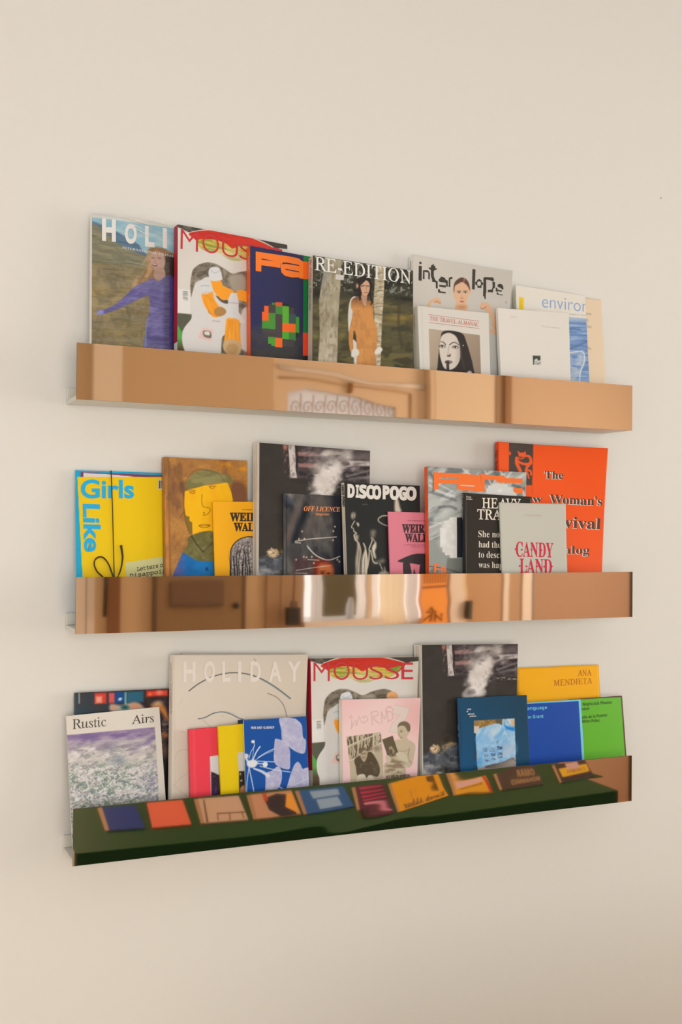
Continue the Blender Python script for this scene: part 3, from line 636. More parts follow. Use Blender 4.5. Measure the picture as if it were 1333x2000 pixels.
def pixel_shape(B, rows, x0, y0, s, dy, c):
    """blocky letter built from little squares; rows of '#'"""
    P = B['P']; V, F = [], []
    for j, r in enumerate(rows):
        for i, ch in enumerate(r):
            if ch != '#': continue
            x, y = x0+i*s, y0+j*s+dy*i*s; k = len(V)
            V += [(x, y), (x+s, y+dy*s), (x+s, y+s+dy*s), (x, y+s)]; F.append((k, k+3, k+2, k+1))
    uv = P.uv(V); return on_surface('pixel_letter', uv, F, P.surf, .0003, ink(c), B['root'])
def make_T6():
    B = book('T6', 'magazine', 'pale grey magazine with black pixel letters and a sleek-haired woman raising both fists', 'magazine', (206, 196, 180), crop=CT6, rough=.4)
    P = B['P']; P.fill((204, 195, 182)); P.grad((208, 198, 184), (198, 190, 178), (100, 300), (1300, 300))
    S = (222, 178, 142); D = (190, 126, 84)
    P.blob([(600, 730), (630, 650), (620, 560), (740, 570), (735, 660), (745, 750), (740, 1600), (600, 1600)], S, 2)
    P.blob([(575, 500), (600, 440), (690, 400), (770, 430), (790, 520), (770, 550), (740, 620), (690, 670), (640, 660), (600, 600), (580, 540)], S, 2)
    P.blob([(585, 470), (600, 400), (660, 350), (720, 355), (765, 410), (780, 500), (745, 440), (690, 400), (640, 420), (600, 450), (592, 520)], (98, 66, 56), 2)
    P.line([(712, 360), (706, 400)], 10, (210, 170, 150), 2, .7)
    for x, s in ((650, 1), (724, 1)):
        P.line([(x-24, 505), (x+22, 503)], 8, (130, 84, 60), 1.5, .8); P.ell(x, 525, 20, 9, (236, 226, 214), 0, 1); P.ell(x, 525, 9, 9, (70, 70, 66), 0, 1); P.line([(x-22, 520), (x, 514), (x+22, 521)], 6, (70, 48, 40), 1)
    P.line([(684, 530), (680, 580)], 7, (204, 150, 116), 3, .7); P.ell(684, 590, 16, 6, (188, 118, 86), 0, 2); P.blob([(655, 628), (684, 618), (712, 630), (684, 642)], (196, 108, 90), 1.5)
    P.grad(D, S, (0, 690), (0, 640), P.mell(680, 690, 60, 30, 0, 6)*.7)
    P.blob([(270, 690), (300, 620), (350, 590), (420, 590), (440, 640), (400, 660), (340, 640), (300, 700), (280, 900), (250, 900)], S, 2); P.line([(360, 640), (390, 625), (430, 655)], 9, D, 2)
    P.blob([(900, 700), (900, 660), (940, 640), (1010, 660), (1060, 760), (1110, 900), (1120, 1040), (1000, 1000), (1000, 960), (1060, 950), (1010, 800), (960, 730)], S, 2); P.line([(905, 705), (940, 715), (970, 690)], 10, D, 2)
    P.line([(1040, 900), (1090, 960), (1110, 1030)], 24, (232, 160, 100), 4, .8)
    P.poly([(-50, 1000), (1010, 1000), (1120, 1040), (1400, 1100), (1400, 2600), (-50, 2600)], (196, 190, 180), 3)
    P.blob([(1200, 620), (1215, 640), (1205, 660)], (160, 152, 140), 1)
    finish(B); K = (58, 56, 48)
    def q(pts): patch(B, pts, K, n=.0003, name='pixel_letter')
    q([(172, 205), (208, 210), (206, 385), (170, 380)]); q([(178, 160), (204, 160), (204, 186), (178, 186)])
    for r in ([(222, 262), (240, 262), (240, 365), (220, 362)], [(222, 262), (270, 258), (292, 270), (292, 290), (240, 278)], [(286, 275), (304, 290), (302, 372), (284, 360)],
              [(318, 200), (336, 200), (336, 185), (350, 185), (350, 205), (368, 208), (368, 235), (386, 238), (386, 252), (366, 256), (350, 270), (350, 330), (366, 370), (366, 400), (332, 398), (330, 370), (316, 330), (316, 258), (292, 240), (292, 226), (318, 226)],
              [(350, 370), (396, 392), (396, 478), (374, 470), (374, 405), (350, 395)],
              [(410, 365), (430, 350), (430, 335), (460, 340), (482, 352), (492, 372), (516, 384), (516, 454), (496, 450), (494, 410), (470, 404), (440, 404), (410, 392)], [(414, 430), (496, 440), (490, 466), (414, 452)],
              [(400, 482), (424, 488), (424, 508), (490, 518), (492, 536), (402, 524)], [(528, 350), (546, 348), (546, 460), (526, 456)], [(540, 340), (572, 340), (570, 362), (545, 366)],
              [(808, 246), (844, 250), (834, 490), (802, 484)], [(840, 396), (860, 396), (862, 372), (880, 372), (880, 360), (900, 364), (902, 376), (916, 380), (916, 400), (934, 408), (934, 430), (916, 436), (914, 470), (866, 468), (866, 440), (842, 430)],
              [(938, 345), (970, 340), (972, 520), (966, 540), (966, 600), (950, 600), (948, 570), (934, 566)], [(960, 340), (1050, 345), (1062, 365), (1060, 390), (985, 372), (960, 372)], [(1044, 390), (1076, 404), (1076, 466), (1054, 480), (1050, 522), (990, 518), (990, 492), (1036, 488), (1046, 460)],
              [(1106, 450), (1106, 430), (1130, 420), (1150, 424), (1168, 440), (1176, 480), (1160, 492), (1146, 470), (1120, 462)], [(1100, 488), (1160, 500), (1150, 516), (1100, 506)], [(1084, 466), (1104, 470), (1104, 516), (1084, 510)], [(1092, 520), (1112, 524), (1116, 540), (1166, 548), (1168, 558), (1100, 548)]):
        q(r)
    patch(B, [(872, 394), (902, 392), (908, 430), (894, 446), (872, 440), (862, 418)], (204, 195, 182), n=.0004); patch(B, [(428, 412), (480, 410), (494, 426), (428, 424)], (204, 195, 182), n=.0004)
    letter(B, 'MAGZ', (70, 155), (66, 250), 18, (110, 102, 90), 'mono', up=(16, 0), surf=B['side'], name='spine_lettering')
    return B

def make_T7():
    B = book('T7', 'hardcover_book', 'cream hardcover with red capitals above a photo of a woman in a black hood', 'book', (196, 184, 164), crop=CT6, rough=.45, hard=True)
    P = B['P']; P.fill((216, 207, 194)); P.line([(205, 680), (232, 1500)], 12, (204, 194, 180), 3, .6)
    P.poly([(292, 952), (895, 1028), (915, 1700), (312, 1640)], (176, 156, 132), 1); P.grad((184, 164, 140), (150, 130, 110), (300, 1000), (860, 1400), P.mpoly([(292, 952), (895, 1028), (915, 1700), (312, 1640)], 1))
    K = (50, 44, 42); F_ = (214, 200, 184)
    P.blob([(430, 1060), (460, 985), (560, 975), (690, 1010), (740, 1120), (780, 1250), (820, 1420), (840, 1700), (380, 1700), (395, 1400), (412, 1200)], K, 1.5)
    P.blob([(424, 1100), (450, 1030), (530, 1000), (610, 1040), (650, 1130), (664, 1240), (650, 1340), (600, 1410), (530, 1440), (470, 1410), (430, 1300), (416, 1200)], F_, 1.5)
    P.grad((160, 144, 130), F_, (660, 1240), (590, 1240), P.mpoly([(600, 1040), (660, 1130), (670, 1300), (600, 1410), (560, 1420), (600, 1250)], 6)*.5)
    P.line([(430, 1106), (462, 1110), (490, 1140)], (7, 11), (56, 46, 44), 1); P.line([(540, 1140), (590, 1112), (646, 1140)], (11, 7), (56, 46, 44), 1)
    for cx, cy, a in ((450, 1160, 14), (604, 1170, 4)):
        P.ell(cx, cy, 34, 17, (70, 60, 56), a, 3, .6); P.ell(cx, cy+1, 26, 10, (226, 216, 202), a, 1); P.ell(cx, cy, 11, 11, (46, 40, 40), 0, 1); P.line([(cx-32, cy+4), (cx, cy-14), (cx+34, cy)], 6, (40, 34, 34), 1)
    P.line([(530, 1160), (522, 1220), (516, 1262)], 8, (170, 152, 138), 3, .8); P.blob([(505, 1270), (530, 1262), (548, 1250), (548, 1278), (520, 1284)], (90, 74, 66), 2)
    P.blob([(478, 1344), (510, 1326), (548, 1330), (574, 1348), (540, 1366), (500, 1366)], (96, 80, 76), 1.5); P.line([(520, 1340), (555, 1346)], 7, (210, 196, 184), 2, .8)
    P.poly([(500, 1330), (528, 1334), (548, 1700), (498, 1700)], (38, 34, 36), 1.5); P.line([(508, 1340), (512, 1440)], 5, (120, 110, 104), 1.5)
    P.ell(700, 1150, 6, 8, (210, 205, 196), 0, 1.5); P.line([(668, 1180), (680, 1300), (740, 1500)], 10, (84, 76, 74), 4, .6)
    P.poly([(430, 1430), (540, 1440), (760, 1440), (830, 1480), (830, 1800), (400, 1800)], (44, 40, 40), 2); P.blob([(745, 1470), (775, 1450), (800, 1470), (790, 1540), (750, 1540)], (206, 192, 178), 2)
    finish(B)
    letter(B, 'THE TRAVEL ALMANAC', (303, 850), (883, 925), 46, (206, 96, 76), 'roman', .004)
    for a, b, c, d in ((286, 780, 886, 860), (290, 875, 890, 946)): patch(B, [(a, b), (c, d), (c, d+5), (a, b+5)], (196, 110, 96))
    letter(B, 'TRAVEL ALMANAC', (112, 790), (118, 960), 16, (190, 120, 104), 'serif', up=(14, 0), surf=B['side'], name='spine_lettering')
    return B

def make_T8():
    B = book('T8', 'softcover_book', 'peach paperback with grey words down its right edge, behind the blue beach photo', 'book', (226, 196, 160), cell=.004, crop=CT9, rough=.5)
    P = B['P']; P.fill((228, 202, 170)); finish(B); G = (170, 150, 138)
    for s, a, b in (('absence.', (940, 418), (1112, 438)), ('home,', (960, 490), (1078, 508)), ('artist', (985, 565), (1110, 585)), ('works.', (1000, 810), (1110, 830))): letter(B, s, a, b, 34, G, 'sans', 0)
    return B
def make_T9():
    B = book('T9', 'magazine', 'cream magazine with pale blue lowercase title over a blue seashore photo', 'magazine', (216, 204, 186), crop=CT9, rough=.4)
    P = B['P']; P.fill((226, 216, 200))
    s = [(852, 460), (1045, 475), (1400, 500), (1400, 2000), (900, 2000), (870, 1000)]; m = P.mpoly(s, 1)
    P.put(m, (112, 142, 186)); P.grad((176, 190, 204), (112, 142, 186), (0, 470), (0, 540), m); P.line([(852, 525), (1400, 545)], 8, (96, 122, 160), 2)
    P.tex((156, 178, 206), 130, 16, 4, m*(P.Y > 540), .9); P.tex((84, 112, 158), 160, 14, 7, m*(P.Y > 560), .7, lo=.52)
    P.line([(855, 820), (940, 790), (1050, 740)], 16, (86, 108, 142), 3, .7); P.tex((196, 202, 206), 60, 40, 9, m*P.mpoly([(860, 870), (1010, 840), (1060, 920), (1000, 1040), (960, 1300), (860, 1300)], 8), .8, lo=.3)
    P.line([(865, 865), (1000, 848), (1030, 930), (1010, 1010), (980, 1090), (970, 1260)], 12, (226, 226, 220), 2, .9)
    P.poly([(285, 228), (342, 240), (340, 800), (282, 800)], (236, 200, 64), .8); P.poly([(292, 252), (328, 260), (326, 800), (290, 800)], (232, 188, 30), .8)
    finish(B)
    letter(B, 'environ', (548, 350), (1068, 406), 148, (140, 164, 204), 'sans', -.012)
    letter(B, 'SUMMER, 01 ISSUE', (852, 432), (1050, 446), 12, (140, 150, 166), 'mono')
    return B
def make_T10():
    B = book('T10', 'softcover_book', 'plain white paperback with a tiny square photo low on its cover', 'book', (216, 204, 188), cell=.0016, crop=CT9, rough=.45)
    P = B['P']; P.fill((226, 216, 203))
    P.poly([(442, 893), (528, 897), (532, 1000), (448, 1000)], (214, 208, 196), 1); P.poly([(442, 893), (528, 897), (530, 945), (505, 955), (490, 930), (462, 940), (458, 1000), (447, 1000)], (66, 72, 60), 1); P.tex((70, 74, 66), 12, 12, 5, P.mpoly([(450, 960), (530, 965), (530, 1000), (448, 998)], 1), .8)
    finish(B); letter(B, 'Raking', (190, 460), (262, 464), 10, (180, 170, 160), 'sans'); letter(B, 'Notes for a landscape', (548, 572), (752, 590), 14, (196, 188, 178), 'sans')
    return B

# ---- middle ledge
def make_M2():
    B = book('M2', 'magazine', 'yellow and cyan magazine tied with a dark elastic cord, beside the painted portrait', 'magazine', (0, 160, 196), cell=.0011, crop=CM1, rough=.35)
    P = B['P']; P.fill((0, 164, 200)); P.tex((0, 150, 186), 200, 300, 3, None, .5)
    P.poly([(155, 115), (1240, 158), (2000, 190), (2000, 240), (155, 240)], (124, 54, 92), .8); P.poly([(192, 126), (560, 148), (900, 180), (192, 240)], (216, 204, 200), .8)
    P.poly([(110, 180), (2200, 184), (2200, 2600), (200, 2600), (180, 1510)], (236, 194, 0), .8)
    P.poly([(755, 1328), (1220, 1250), (2200, 1150), (2200, 2300), (800, 2300)], (206, 200, 140), .8)
    P.poly([(1190, 215), (1500, 225), (1500, 360), (1190, 345)], (206, 196, 180), .8)
    for i in range(8): P.line([(1208+i*24, 235), (1208+i*24, 330)], 10 if i % 3 else 16, (60, 52, 60), .5, 1, False)
    finish(B); C = (0, 168, 214)
    letter(B, 'Girls', (155, 458), (868, 458), 235, C, 'sans', .028, n=.0004)
    letter(B, 'Like', (190, 540), (212, 1180), 215, C, 'sans', .03, up=(215, 8), n=.0004)
    letter(B, 'Letters of', (905, 1440), (1290, 1375), 62, (52, 44, 20), 'mono', .012); letter(B, 'Disappointment', (810, 1530), (1560, 1420), 62, (52, 44, 20), 'mono', .012)
    # elastic cord round the magazine with its bow
    cm = paint('cord', (58, 44, 20), .6); S = B['S']
    def c3(pts, h=.0016):
        uv = P.uv(pts); return [(a, -h, b) for a, b in uv]
    L = c3([(560, 100), (578, 620), (590, 1100), (600, 1515)]); x = L[0][0]
    L = [(x, .004, S.H-.02), (x, .0035, S.H+.0012), (x, -.001, S.H+.0012)]+L[1:]+[(L[-1][0]+.001, -.0016, .002)]
    tube('elastic_cord', L, .0009, cm, B['root'], 6)
    tube('cord_loop', c3(catmull([(600, 1560), (560, 1440), (520, 1340), (460, 1265), (400, 1250), (345, 1290), (335, 1360), (370, 1440), (430, 1500), (540, 1600)], 5), .002), .0013, cm, B['root'], 7)
    tube('cord_end', c3(catmull([(600, 1580), (650, 1510), (690, 1400), (712, 1260), (700, 1160), (690, 1095)], 4), .002), [.0007+.0015*i/20 for i in range(21)], cm, B['root'], 7)
    for a, b in ((215, 340), (1095, 1125)): boxes('staple', [((-.0006, .0012, B['P'].uv([(90, b)])[0][1]), (-.0001, .0018, B['P'].uv([(90, a)])[0][1]))], paint('steel', (200, 200, 205), .3, 1.), B['root'])
    return B
def make_M3():
    B = book('M3', 'hardcover_book', 'brown hardcover with a painted yellow face, green hat and blue coat', 'book', (150, 96, 46), crop=CM3, rough=.5, hard=True)
    P = B['P']; P.fill((172, 116, 58)); P.tex((196, 138, 66), 200, 160, 3, None, .8); P.tex((128, 84, 52), 160, 220, 5, None, .8, lo=.52); P.tex((150, 104, 60), 14, 14, 6, None, .5)
    P.tex((224, 146, 30), 110, 70, 8, P.mpoly([(700, 60), (1260, 120), (1260, 560), (1120, 520), (1080, 280), (760, 200)], 30), 1., lo=.4); P.tex((96, 66, 46), 60, 200, 9, P.mpoly([(220, 250), (420, 280), (360, 560), (350, 900), (220, 800)], 30), .8, lo=.4)
    P.line([(130, 90), (140, 800), (160, 1800)], 26, (118, 80, 46), 4, .6); P.tex((216, 130, 60), 30, 220, 10, P.mpoly([(60, 80), (125, 80), (145, 1800), (80, 1800)], 3), .8)
    P.blob([(1000, 440), (1190, 460), (1200, 700), (1010, 720)], (124, 78, 52), 10)
    h = catmull([(370, 515), (385, 440), (440, 350), (520, 290), (640, 265), (760, 280), (890, 320), (970, 340), (1010, 400), (1010, 450), (960, 450), (900, 440), (760, 450), (600, 490), (480, 520)], 5, True)
    P.put(P.mpoly(h, 2), (122, 114, 66)); P.tex((150, 140, 88), 160, 60, 12, P.mpoly(h, 2), .8); P.line([(540, 265), (700, 275), (820, 320), (900, 420)], 6, (80, 68, 44), 1, .8)
    P.line([(370, 430), (450, 310), (560, 255), (680, 262)], 7, (84, 66, 44), 2, .7)
    f = P.mpoly([(358, 560), (440, 530), (560, 500), (620, 480), (760, 468), (930, 438), (970, 470), (1000, 580), (1020, 660), (1000, 800), (960, 1150), (760, 1130), (640, 1105), (560, 1120), (470, 1160), (455, 1000), (420, 960), (370, 880), (352, 760)], 1.2)
    P.put(f, (252, 182, 0)); P.tex((240, 166, 8), 60, 200, 13, f, .5)
    P.poly([(356, 890), (425, 905), (420, 960), (460, 985), (462, 1120), (440, 1150), (380, 1010)], (130, 104, 42), 1.5)
    L = (104, 66, 18)
    for p in ([(595, 600), (592, 700), (610, 765), (640, 775), (690, 785), (708, 820), (680, 865), (640, 885), (612, 888)], [(610, 855), (625, 845), (628, 868), (616, 872)], [(548, 1030), (600, 1012), (660, 1012), (705, 1026), (670, 1050), (600, 1055), (548, 1030)], [(556, 1034), (630, 1030), (700, 1028)], [(415, 555), (450, 540), (505, 548)], [(425, 570), (470, 562), (500, 572), (470, 590), (430, 575)], [(690, 490), (730, 486), (785, 492)], [(700, 500), (735, 520), (762, 505)],
              [(350, 550), (345, 760), (362, 900), (380, 1010), (440, 1150)], [(290, 920), (352, 840)], [(960, 470), (1000, 560), (1020, 660)]): P.line(p, 7, L, 1)
    sc = P.mpoly(catmull([(400, 1230), (420, 1180), (520, 1135), (640, 1105), (760, 1120), (900, 1300), (900, 1500), (760, 1525), (640, 1515), (520, 1510), (420, 1450), (345, 1390), (400, 1290)], 5, True), 1.5)
    P.put(sc, (104, 96, 52)); P.tex((126, 120, 70), 60, 60, 15, sc, .8); P.line([(450, 1170), (520, 1280), (610, 1390)], 16, (66, 56, 34), 2); P.line([(610, 1390), (690, 1310), (760, 1240)], 9, (66, 56, 34), 2)
    c = P.mpoly([(330, 1400), (420, 1450), (520, 1512), (640, 1518), (900, 1520), (900, 2300), (100, 2300), (200, 1700)], 2); P.put(c, (0, 112, 178)); P.grad((110, 90, 150), (0, 116, 180), (240, 0), (440, 0), c); P.tex((8, 92, 160), 120, 120, 17, c, .6)
    P.blob([(640, 1620), (670, 1600), (680, 1640), (660, 1650)], (10, 60, 120), 3)
    finish(B); return B
def weird(B, words, W1, W2, c, y):
    pass
def make_M4():
    B = book('M4', 'zine', 'amber zine with black lettering over an arched photo of bare trees', 'zine', (238, 158, 20), crop=CM3, rough=.45)
    P = B['P']; P.fill((252, 172, 24)); cx, cy = 1245, 1420; K = (52, 34, 30)
    P.ell(cx-10, cy+10, 285, 275, (226, 142, 20), 0, 1); P.ell(cx-10, cy+14, 274, 262, (252, 172, 24), 0, 1)
    m = np.maximum(P.mell(cx, cy, 268, 246, 0, 1), P.mpoly([(976, cy), (1520, cy), (1520, 2500), (980, 2500)], 1))
    P.put(m, (30, 26, 26)); m2 = np.maximum(P.mell(cx, cy, 256, 234, 0, 1), P.mpoly([(988, cy), (1508, cy), (1508, 2500), (992, 2500)], 1)); P.put(m2, (176, 162, 156)); P.tex((90, 82, 78), 14, 14, 3, m2, .9, lo=.4); P.tex((210, 200, 190), 12, 26, 4, m2, .6, lo=.5)
    r = random.Random(3)
    for i in range(14):
        x = 1000+i*36+r.uniform(-8, 8); top = 1230+abs(x-1245)*.3+r.uniform(0, 120)
        P.line([(x, 2300), (x+r.uniform(-14, 14), 1700), (x+r.uniform(-20, 20), 1480), (x+r.uniform(-40, 40), top)], (16+r.uniform(0, 12), 3), (34, 30, 30), .8, .95)
        for k in range(3):
            y = r.uniform(1300, 1600); P.line([(x, y), (x+r.uniform(-60, 60), y-80)], (7, 2), (44, 40, 38), .8, .9)
    m3 = np.clip(m-m2, 0, 1); P.put(m3, (30, 26, 26))
    P.put(1-m, P.rgb*0+np.array((252, 172, 24)), 0)  # paper outside the arch keeps its own colour
    out = (1-m)*(P.mpoly([(960, 1100), (1560, 1100), (1560, 1440), (960, 1440)], 1)); P.put(out, (252, 172, 24)); P.ell(cx-10, cy+10, 285, 275, (226, 142, 20), 0, 1, 0)
    finish(B)
    letter(B, 'WEIRD', (975, 965), (1450, 965), 112, K, 'serif', .03); letter(B, 'WALK', (1030, 1100), (1400, 1100), 108, K, 'serif', .03)
    letter(B, 'NUMBER SEVEN', (1145, 818), (1400, 818), 16, (120, 70, 24), 'serif')
    return B
def art_smoke(P):
    """smoke rising past a window, kitten on a fur below; traced on the lower ledge's copy"""
    P.use(CB9, SURF['B9']); P.fill((52, 47, 44)); P.tex((62, 56, 52), 100, 100, 3, None, .5)
    w_ = P.mpoly([(350, 60), (1200, 50), (1200, 470), (900, 440), (420, 430), (370, 380)], 2); P.put(w_, (70, 60, 60)); P.tex((40, 36, 38), 160, 60, 5, w_, .9); P.tex((110, 96, 96), 50, 40, 6, w_, .6, lo=.55)
    P.poly([(355, 80), (400, 80), (430, 420), (375, 380)], (56, 48, 46), 1.5); P.tex((150, 120, 108), 20, 60, 7, P.mpoly([(355, 80), (400, 80), (430, 420), (375, 380)], 1.5), .8, lo=.5); P.ell(375, 105, 18, 30, (170, 110, 92), 0, 4)
    P.poly([(400, 78), (462, 74), (470, 240), (482, 300), (505, 400), (480, 418), (424, 422), (414, 250)], (204, 190, 182), 1.5); P.tex((120, 104, 100), 26, 40, 8, P.mpoly([(400, 78), (462, 74), (482, 300), (505, 400), (424, 422)], 1.5), .6, lo=.52)
    P.line([(470, 80), (490, 180), (480, 300), (495, 400)], 16, (36, 32, 32), 2); 
    P.poly([(488, 145), (640, 130), (700, 160), (600, 180), (495, 182)], (150, 112, 108), 3); P.poly([(492, 262), (660, 244), (720, 290), (560, 296), (500, 300)], (150, 112, 106), 3)
    P.poly([(960, 190), (1178, 176), (1178, 226), (1000, 238)], (196, 184, 176), 3); P.line([(960, 350), (1178, 270)], 20, (130, 120, 116), 3, .8); P.line([(980, 380), (1178, 340)], 26, (150, 142, 138), 5, .6)
    P.poly([(900, 130), (1180, 90), (1180, 170), (960, 190)], (120, 108, 106), 8, .6)
    P.poly([(430, 420), (900, 400), (1175, 430), (1175, 470), (900, 480), (430, 470)], (48, 43, 42), 4); P.tex((190, 176, 160), 30, 10, 9, P.mpoly([(900, 430), (1175, 425), (1175, 460), (920, 465)], 3), .8, lo=.5)
    r = random.Random(11)
    for k in range(150):
        if k < 70: a = r.random(); cx, cy = 640+a*300+r.uniform(-70, 90), 90+r.uniform(-20, 190)+(1-a)*60; rad = r.uniform(16, 46); al = .30; b = 150+r.random()*60
        else:
            a = ((k-70)/80); cx = 690+a*130+r.uniform(-1, 1)*(95-30*a); cy = 620-a*340+r.uniform(-30, 30); rad = r.uniform(22, 52); al = .55; b = 190+r.random()*46
        P.ell(cx, cy, rad*1.1, rad, (b+4, b-8, b-18), r.uniform(-40, 40), rad/P.k*1.1, al)
    s = P.mell(760, 440, 150, 220, 18, 12); P.tex((240, 230, 222), 50, 40, 13, s, .6, lo=.5, hi=.75); P.tex((150, 136, 128), 60, 60, 14, s, .55, lo=.52, hi=.75)
    P.tex((232, 220, 212), 60, 30, 12, P.mpoly([(560, 120), (1040, 70), (1040, 300), (700, 330)], 20), .5, ang=-20, lo=.5, hi=.75); P.tex((84, 74, 74), 80, 40, 17, P.mpoly([(480, 100), (1170, 80), (1170, 420), (920, 420), (900, 260), (620, 240)], 20), .6, ang=-15, lo=.52, hi=.75)
    P.ell(905, 520, 46, 90, (66, 60, 56), 0, 12, .8); P.ell(655, 600, 40, 26, (70, 62, 66), -20, 8, .7)
    # bottom: fur and kitten
    f = P.mpoly([(100, 1300), (230, 1250), (420, 1170), (520, 1150), (600, 1300), (1300, 1300), (1300, 1900), (100, 1900)], 8); P.put(f, (86, 88, 94)); P.tex((130, 132, 134), 60, 30, 16, f, .8); P.tex((56, 58, 64), 60, 60, 17, f, .7, lo=.52)
    P.tex((214, 200, 184), 60, 40, 18, P.mpoly([(120, 1440), (200, 1400), (330, 1400), (420, 1500), (400, 1700), (120, 1700)], 12), .95, lo=.3); P.tex((50, 56, 44), 40, 40, 19, P.mpoly([(330, 1410), (420, 1390), (500, 1480), (320, 1500)], 10), .9, lo=.35)
    P.tex((72, 66, 42), 30, 40, 20, P.mpoly([(300, 1130), (420, 1070), (500, 1110), (500, 1160), (360, 1230)], 12), .9, lo=.35)
    P.blob([(230, 1200), (262, 1170), (320, 1180), (330, 1220), (290, 1255), (245, 1245)], (200, 166, 124), 4); P.ell(262, 1215, 16, 12, (232, 206, 172), 0, 4); P.tex((120, 90, 60), 14, 16, 23, P.mell(275, 1210, 50, 44, 0, 6), .8, lo=.5); P.tex((240, 222, 196), 12, 12, 24, P.mell(268, 1215, 46, 36, 0, 6), .8, lo=.5); P.poly([(255, 1180), (262, 1150), (278, 1176)], (200, 170, 130), 1.5); P.poly([(296, 1178), (312, 1160), (318, 1190)], (190, 156, 112), 1.5); P.tex((190, 160, 110), 20, 16, 25, P.mpoly([(350, 1180), (450, 1140), (510, 1150), (440, 1190), (370, 1230)], 5), .9, lo=.45); P.ell(430, 1165, 40, 18, (190, 156, 110), -15, 8, .8)
def make_smoke(key, label):
    B = book(key, 'art_magazine', label, 'magazine', (205, 192, 174), crop=CB9, rough=.42)
    art_smoke(B['P']); P = B['P']; e = np.clip((.0028-P.u)/.001, 0, 1); P.put(e, (206, 194, 178)); finish(B)
    for k in (.35, .62): boxes('spine_line', [((-.0006, B['T']*k, .002), (-.0001, B['T']*k+.0006, B['S'].H-.002))], ink((168, 136, 112)), B['root'])
    return B
def make_M6():
    B = book('M6', 'magazine', 'dark satin-patterned magazine with small orange italic title and white light trails', 'magazine', (40, 42, 46), crop=CM5, rough=.25)
    P = B['P']; P.fill((66, 64, 63)); P.tex((132, 123, 113), 130, 260, 3, None, .9, ang=-14, lo=.35, hi=.75); P.tex((24, 30, 40), 120, 240, 5, None, .8, ang=-18, lo=.5, hi=.75)
    P.blob([(590, 680), (640, 740), (560, 1000), (480, 1090), (450, 1060), (520, 860)], (22, 26, 34), 12); P.blob([(640, 600), (820, 640), (760, 900), (700, 1000), (600, 1040), (560, 960), (660, 820)], (88, 80, 74), 24, .8)
    P.line([(560, 600), (520, 720), (440, 960), (400, 1100), (400, 1250), (450, 1440)], 46, (112, 104, 96), 12, .7); P.line([(520, 720), (460, 900), (410, 1090)], 10, (110, 60, 50), 3, .7)
    P.line([(430, 660), (400, 640)], 60, (70, 84, 96), 12, .6); P.ell(520, 1185, 110, 50, (60, 60, 58), 0, 14, .8)
    P.poly([(880, 560), (1500, 560), (1500, 2000), (900, 2000)], (16, 20, 34), 8, .85); P.poly([(480, 1250), (640, 1250), (640, 1400), (470, 1420)], (74, 38, 40), 14, .6)
    P.blob([(680, 1300), (760, 1265), (860, 1290), (890, 1380), (890, 1700), (700, 1700)], (124, 40, 28), 10); P.blob([(730, 1360), (800, 1310), (870, 1340), (885, 1420), (880, 1700), (730, 1700)], (196, 104, 54), 8)
    P.ell(775, 1410, 20, 8, (60, 26, 20), 0, 2); P.ell(838, 1412, 20, 8, (60, 26, 20), 0, 2); P.line([(750, 1392), (800, 1388)], 9, (90, 40, 28), 2)
    Wt = (222, 210, 192)
    for p, wd in (([(490, 1078), (640, 1055), (760, 1045), (920, 1033)], 9), ([(492, 1092), (545, 1095)], 10), ([(615, 1125), (680, 1200), (760, 1255), (850, 1272), (955, 1235)], 9), ([(620, 1140), (700, 1222), (790, 1262)], 6), ([(620, 1268), (740, 1275)], 7), ([(500, 1382), (700, 1350), (865, 1330)], 6), ([(490, 1408), (620, 1412)], 6)): P.line(p, wd, Wt, 1, .85)
    for x, y in ((562, 975), (888, 972), (905, 925), (530, 1055), (587, 1052), (610, 1245), (580, 1240), (664, 1240), (500, 1270), (930, 1270), (885, 1065), (950, 1290), (685, 1305)): P.ell(x, y, 7, 9, (228, 200, 160), 0, 2)
    P.line([(400, 600), (400, 1450)], 10, (24, 24, 28), 2, .6)
    finish(B); O = (250, 152, 90)
    letter(B, 'OFF LICENCE', (580, 762), (958, 770), 50, O, 'serifit'); letter(B, 'Magazine', (700, 806), (842, 808), 24, O, 'serifit')
    return B
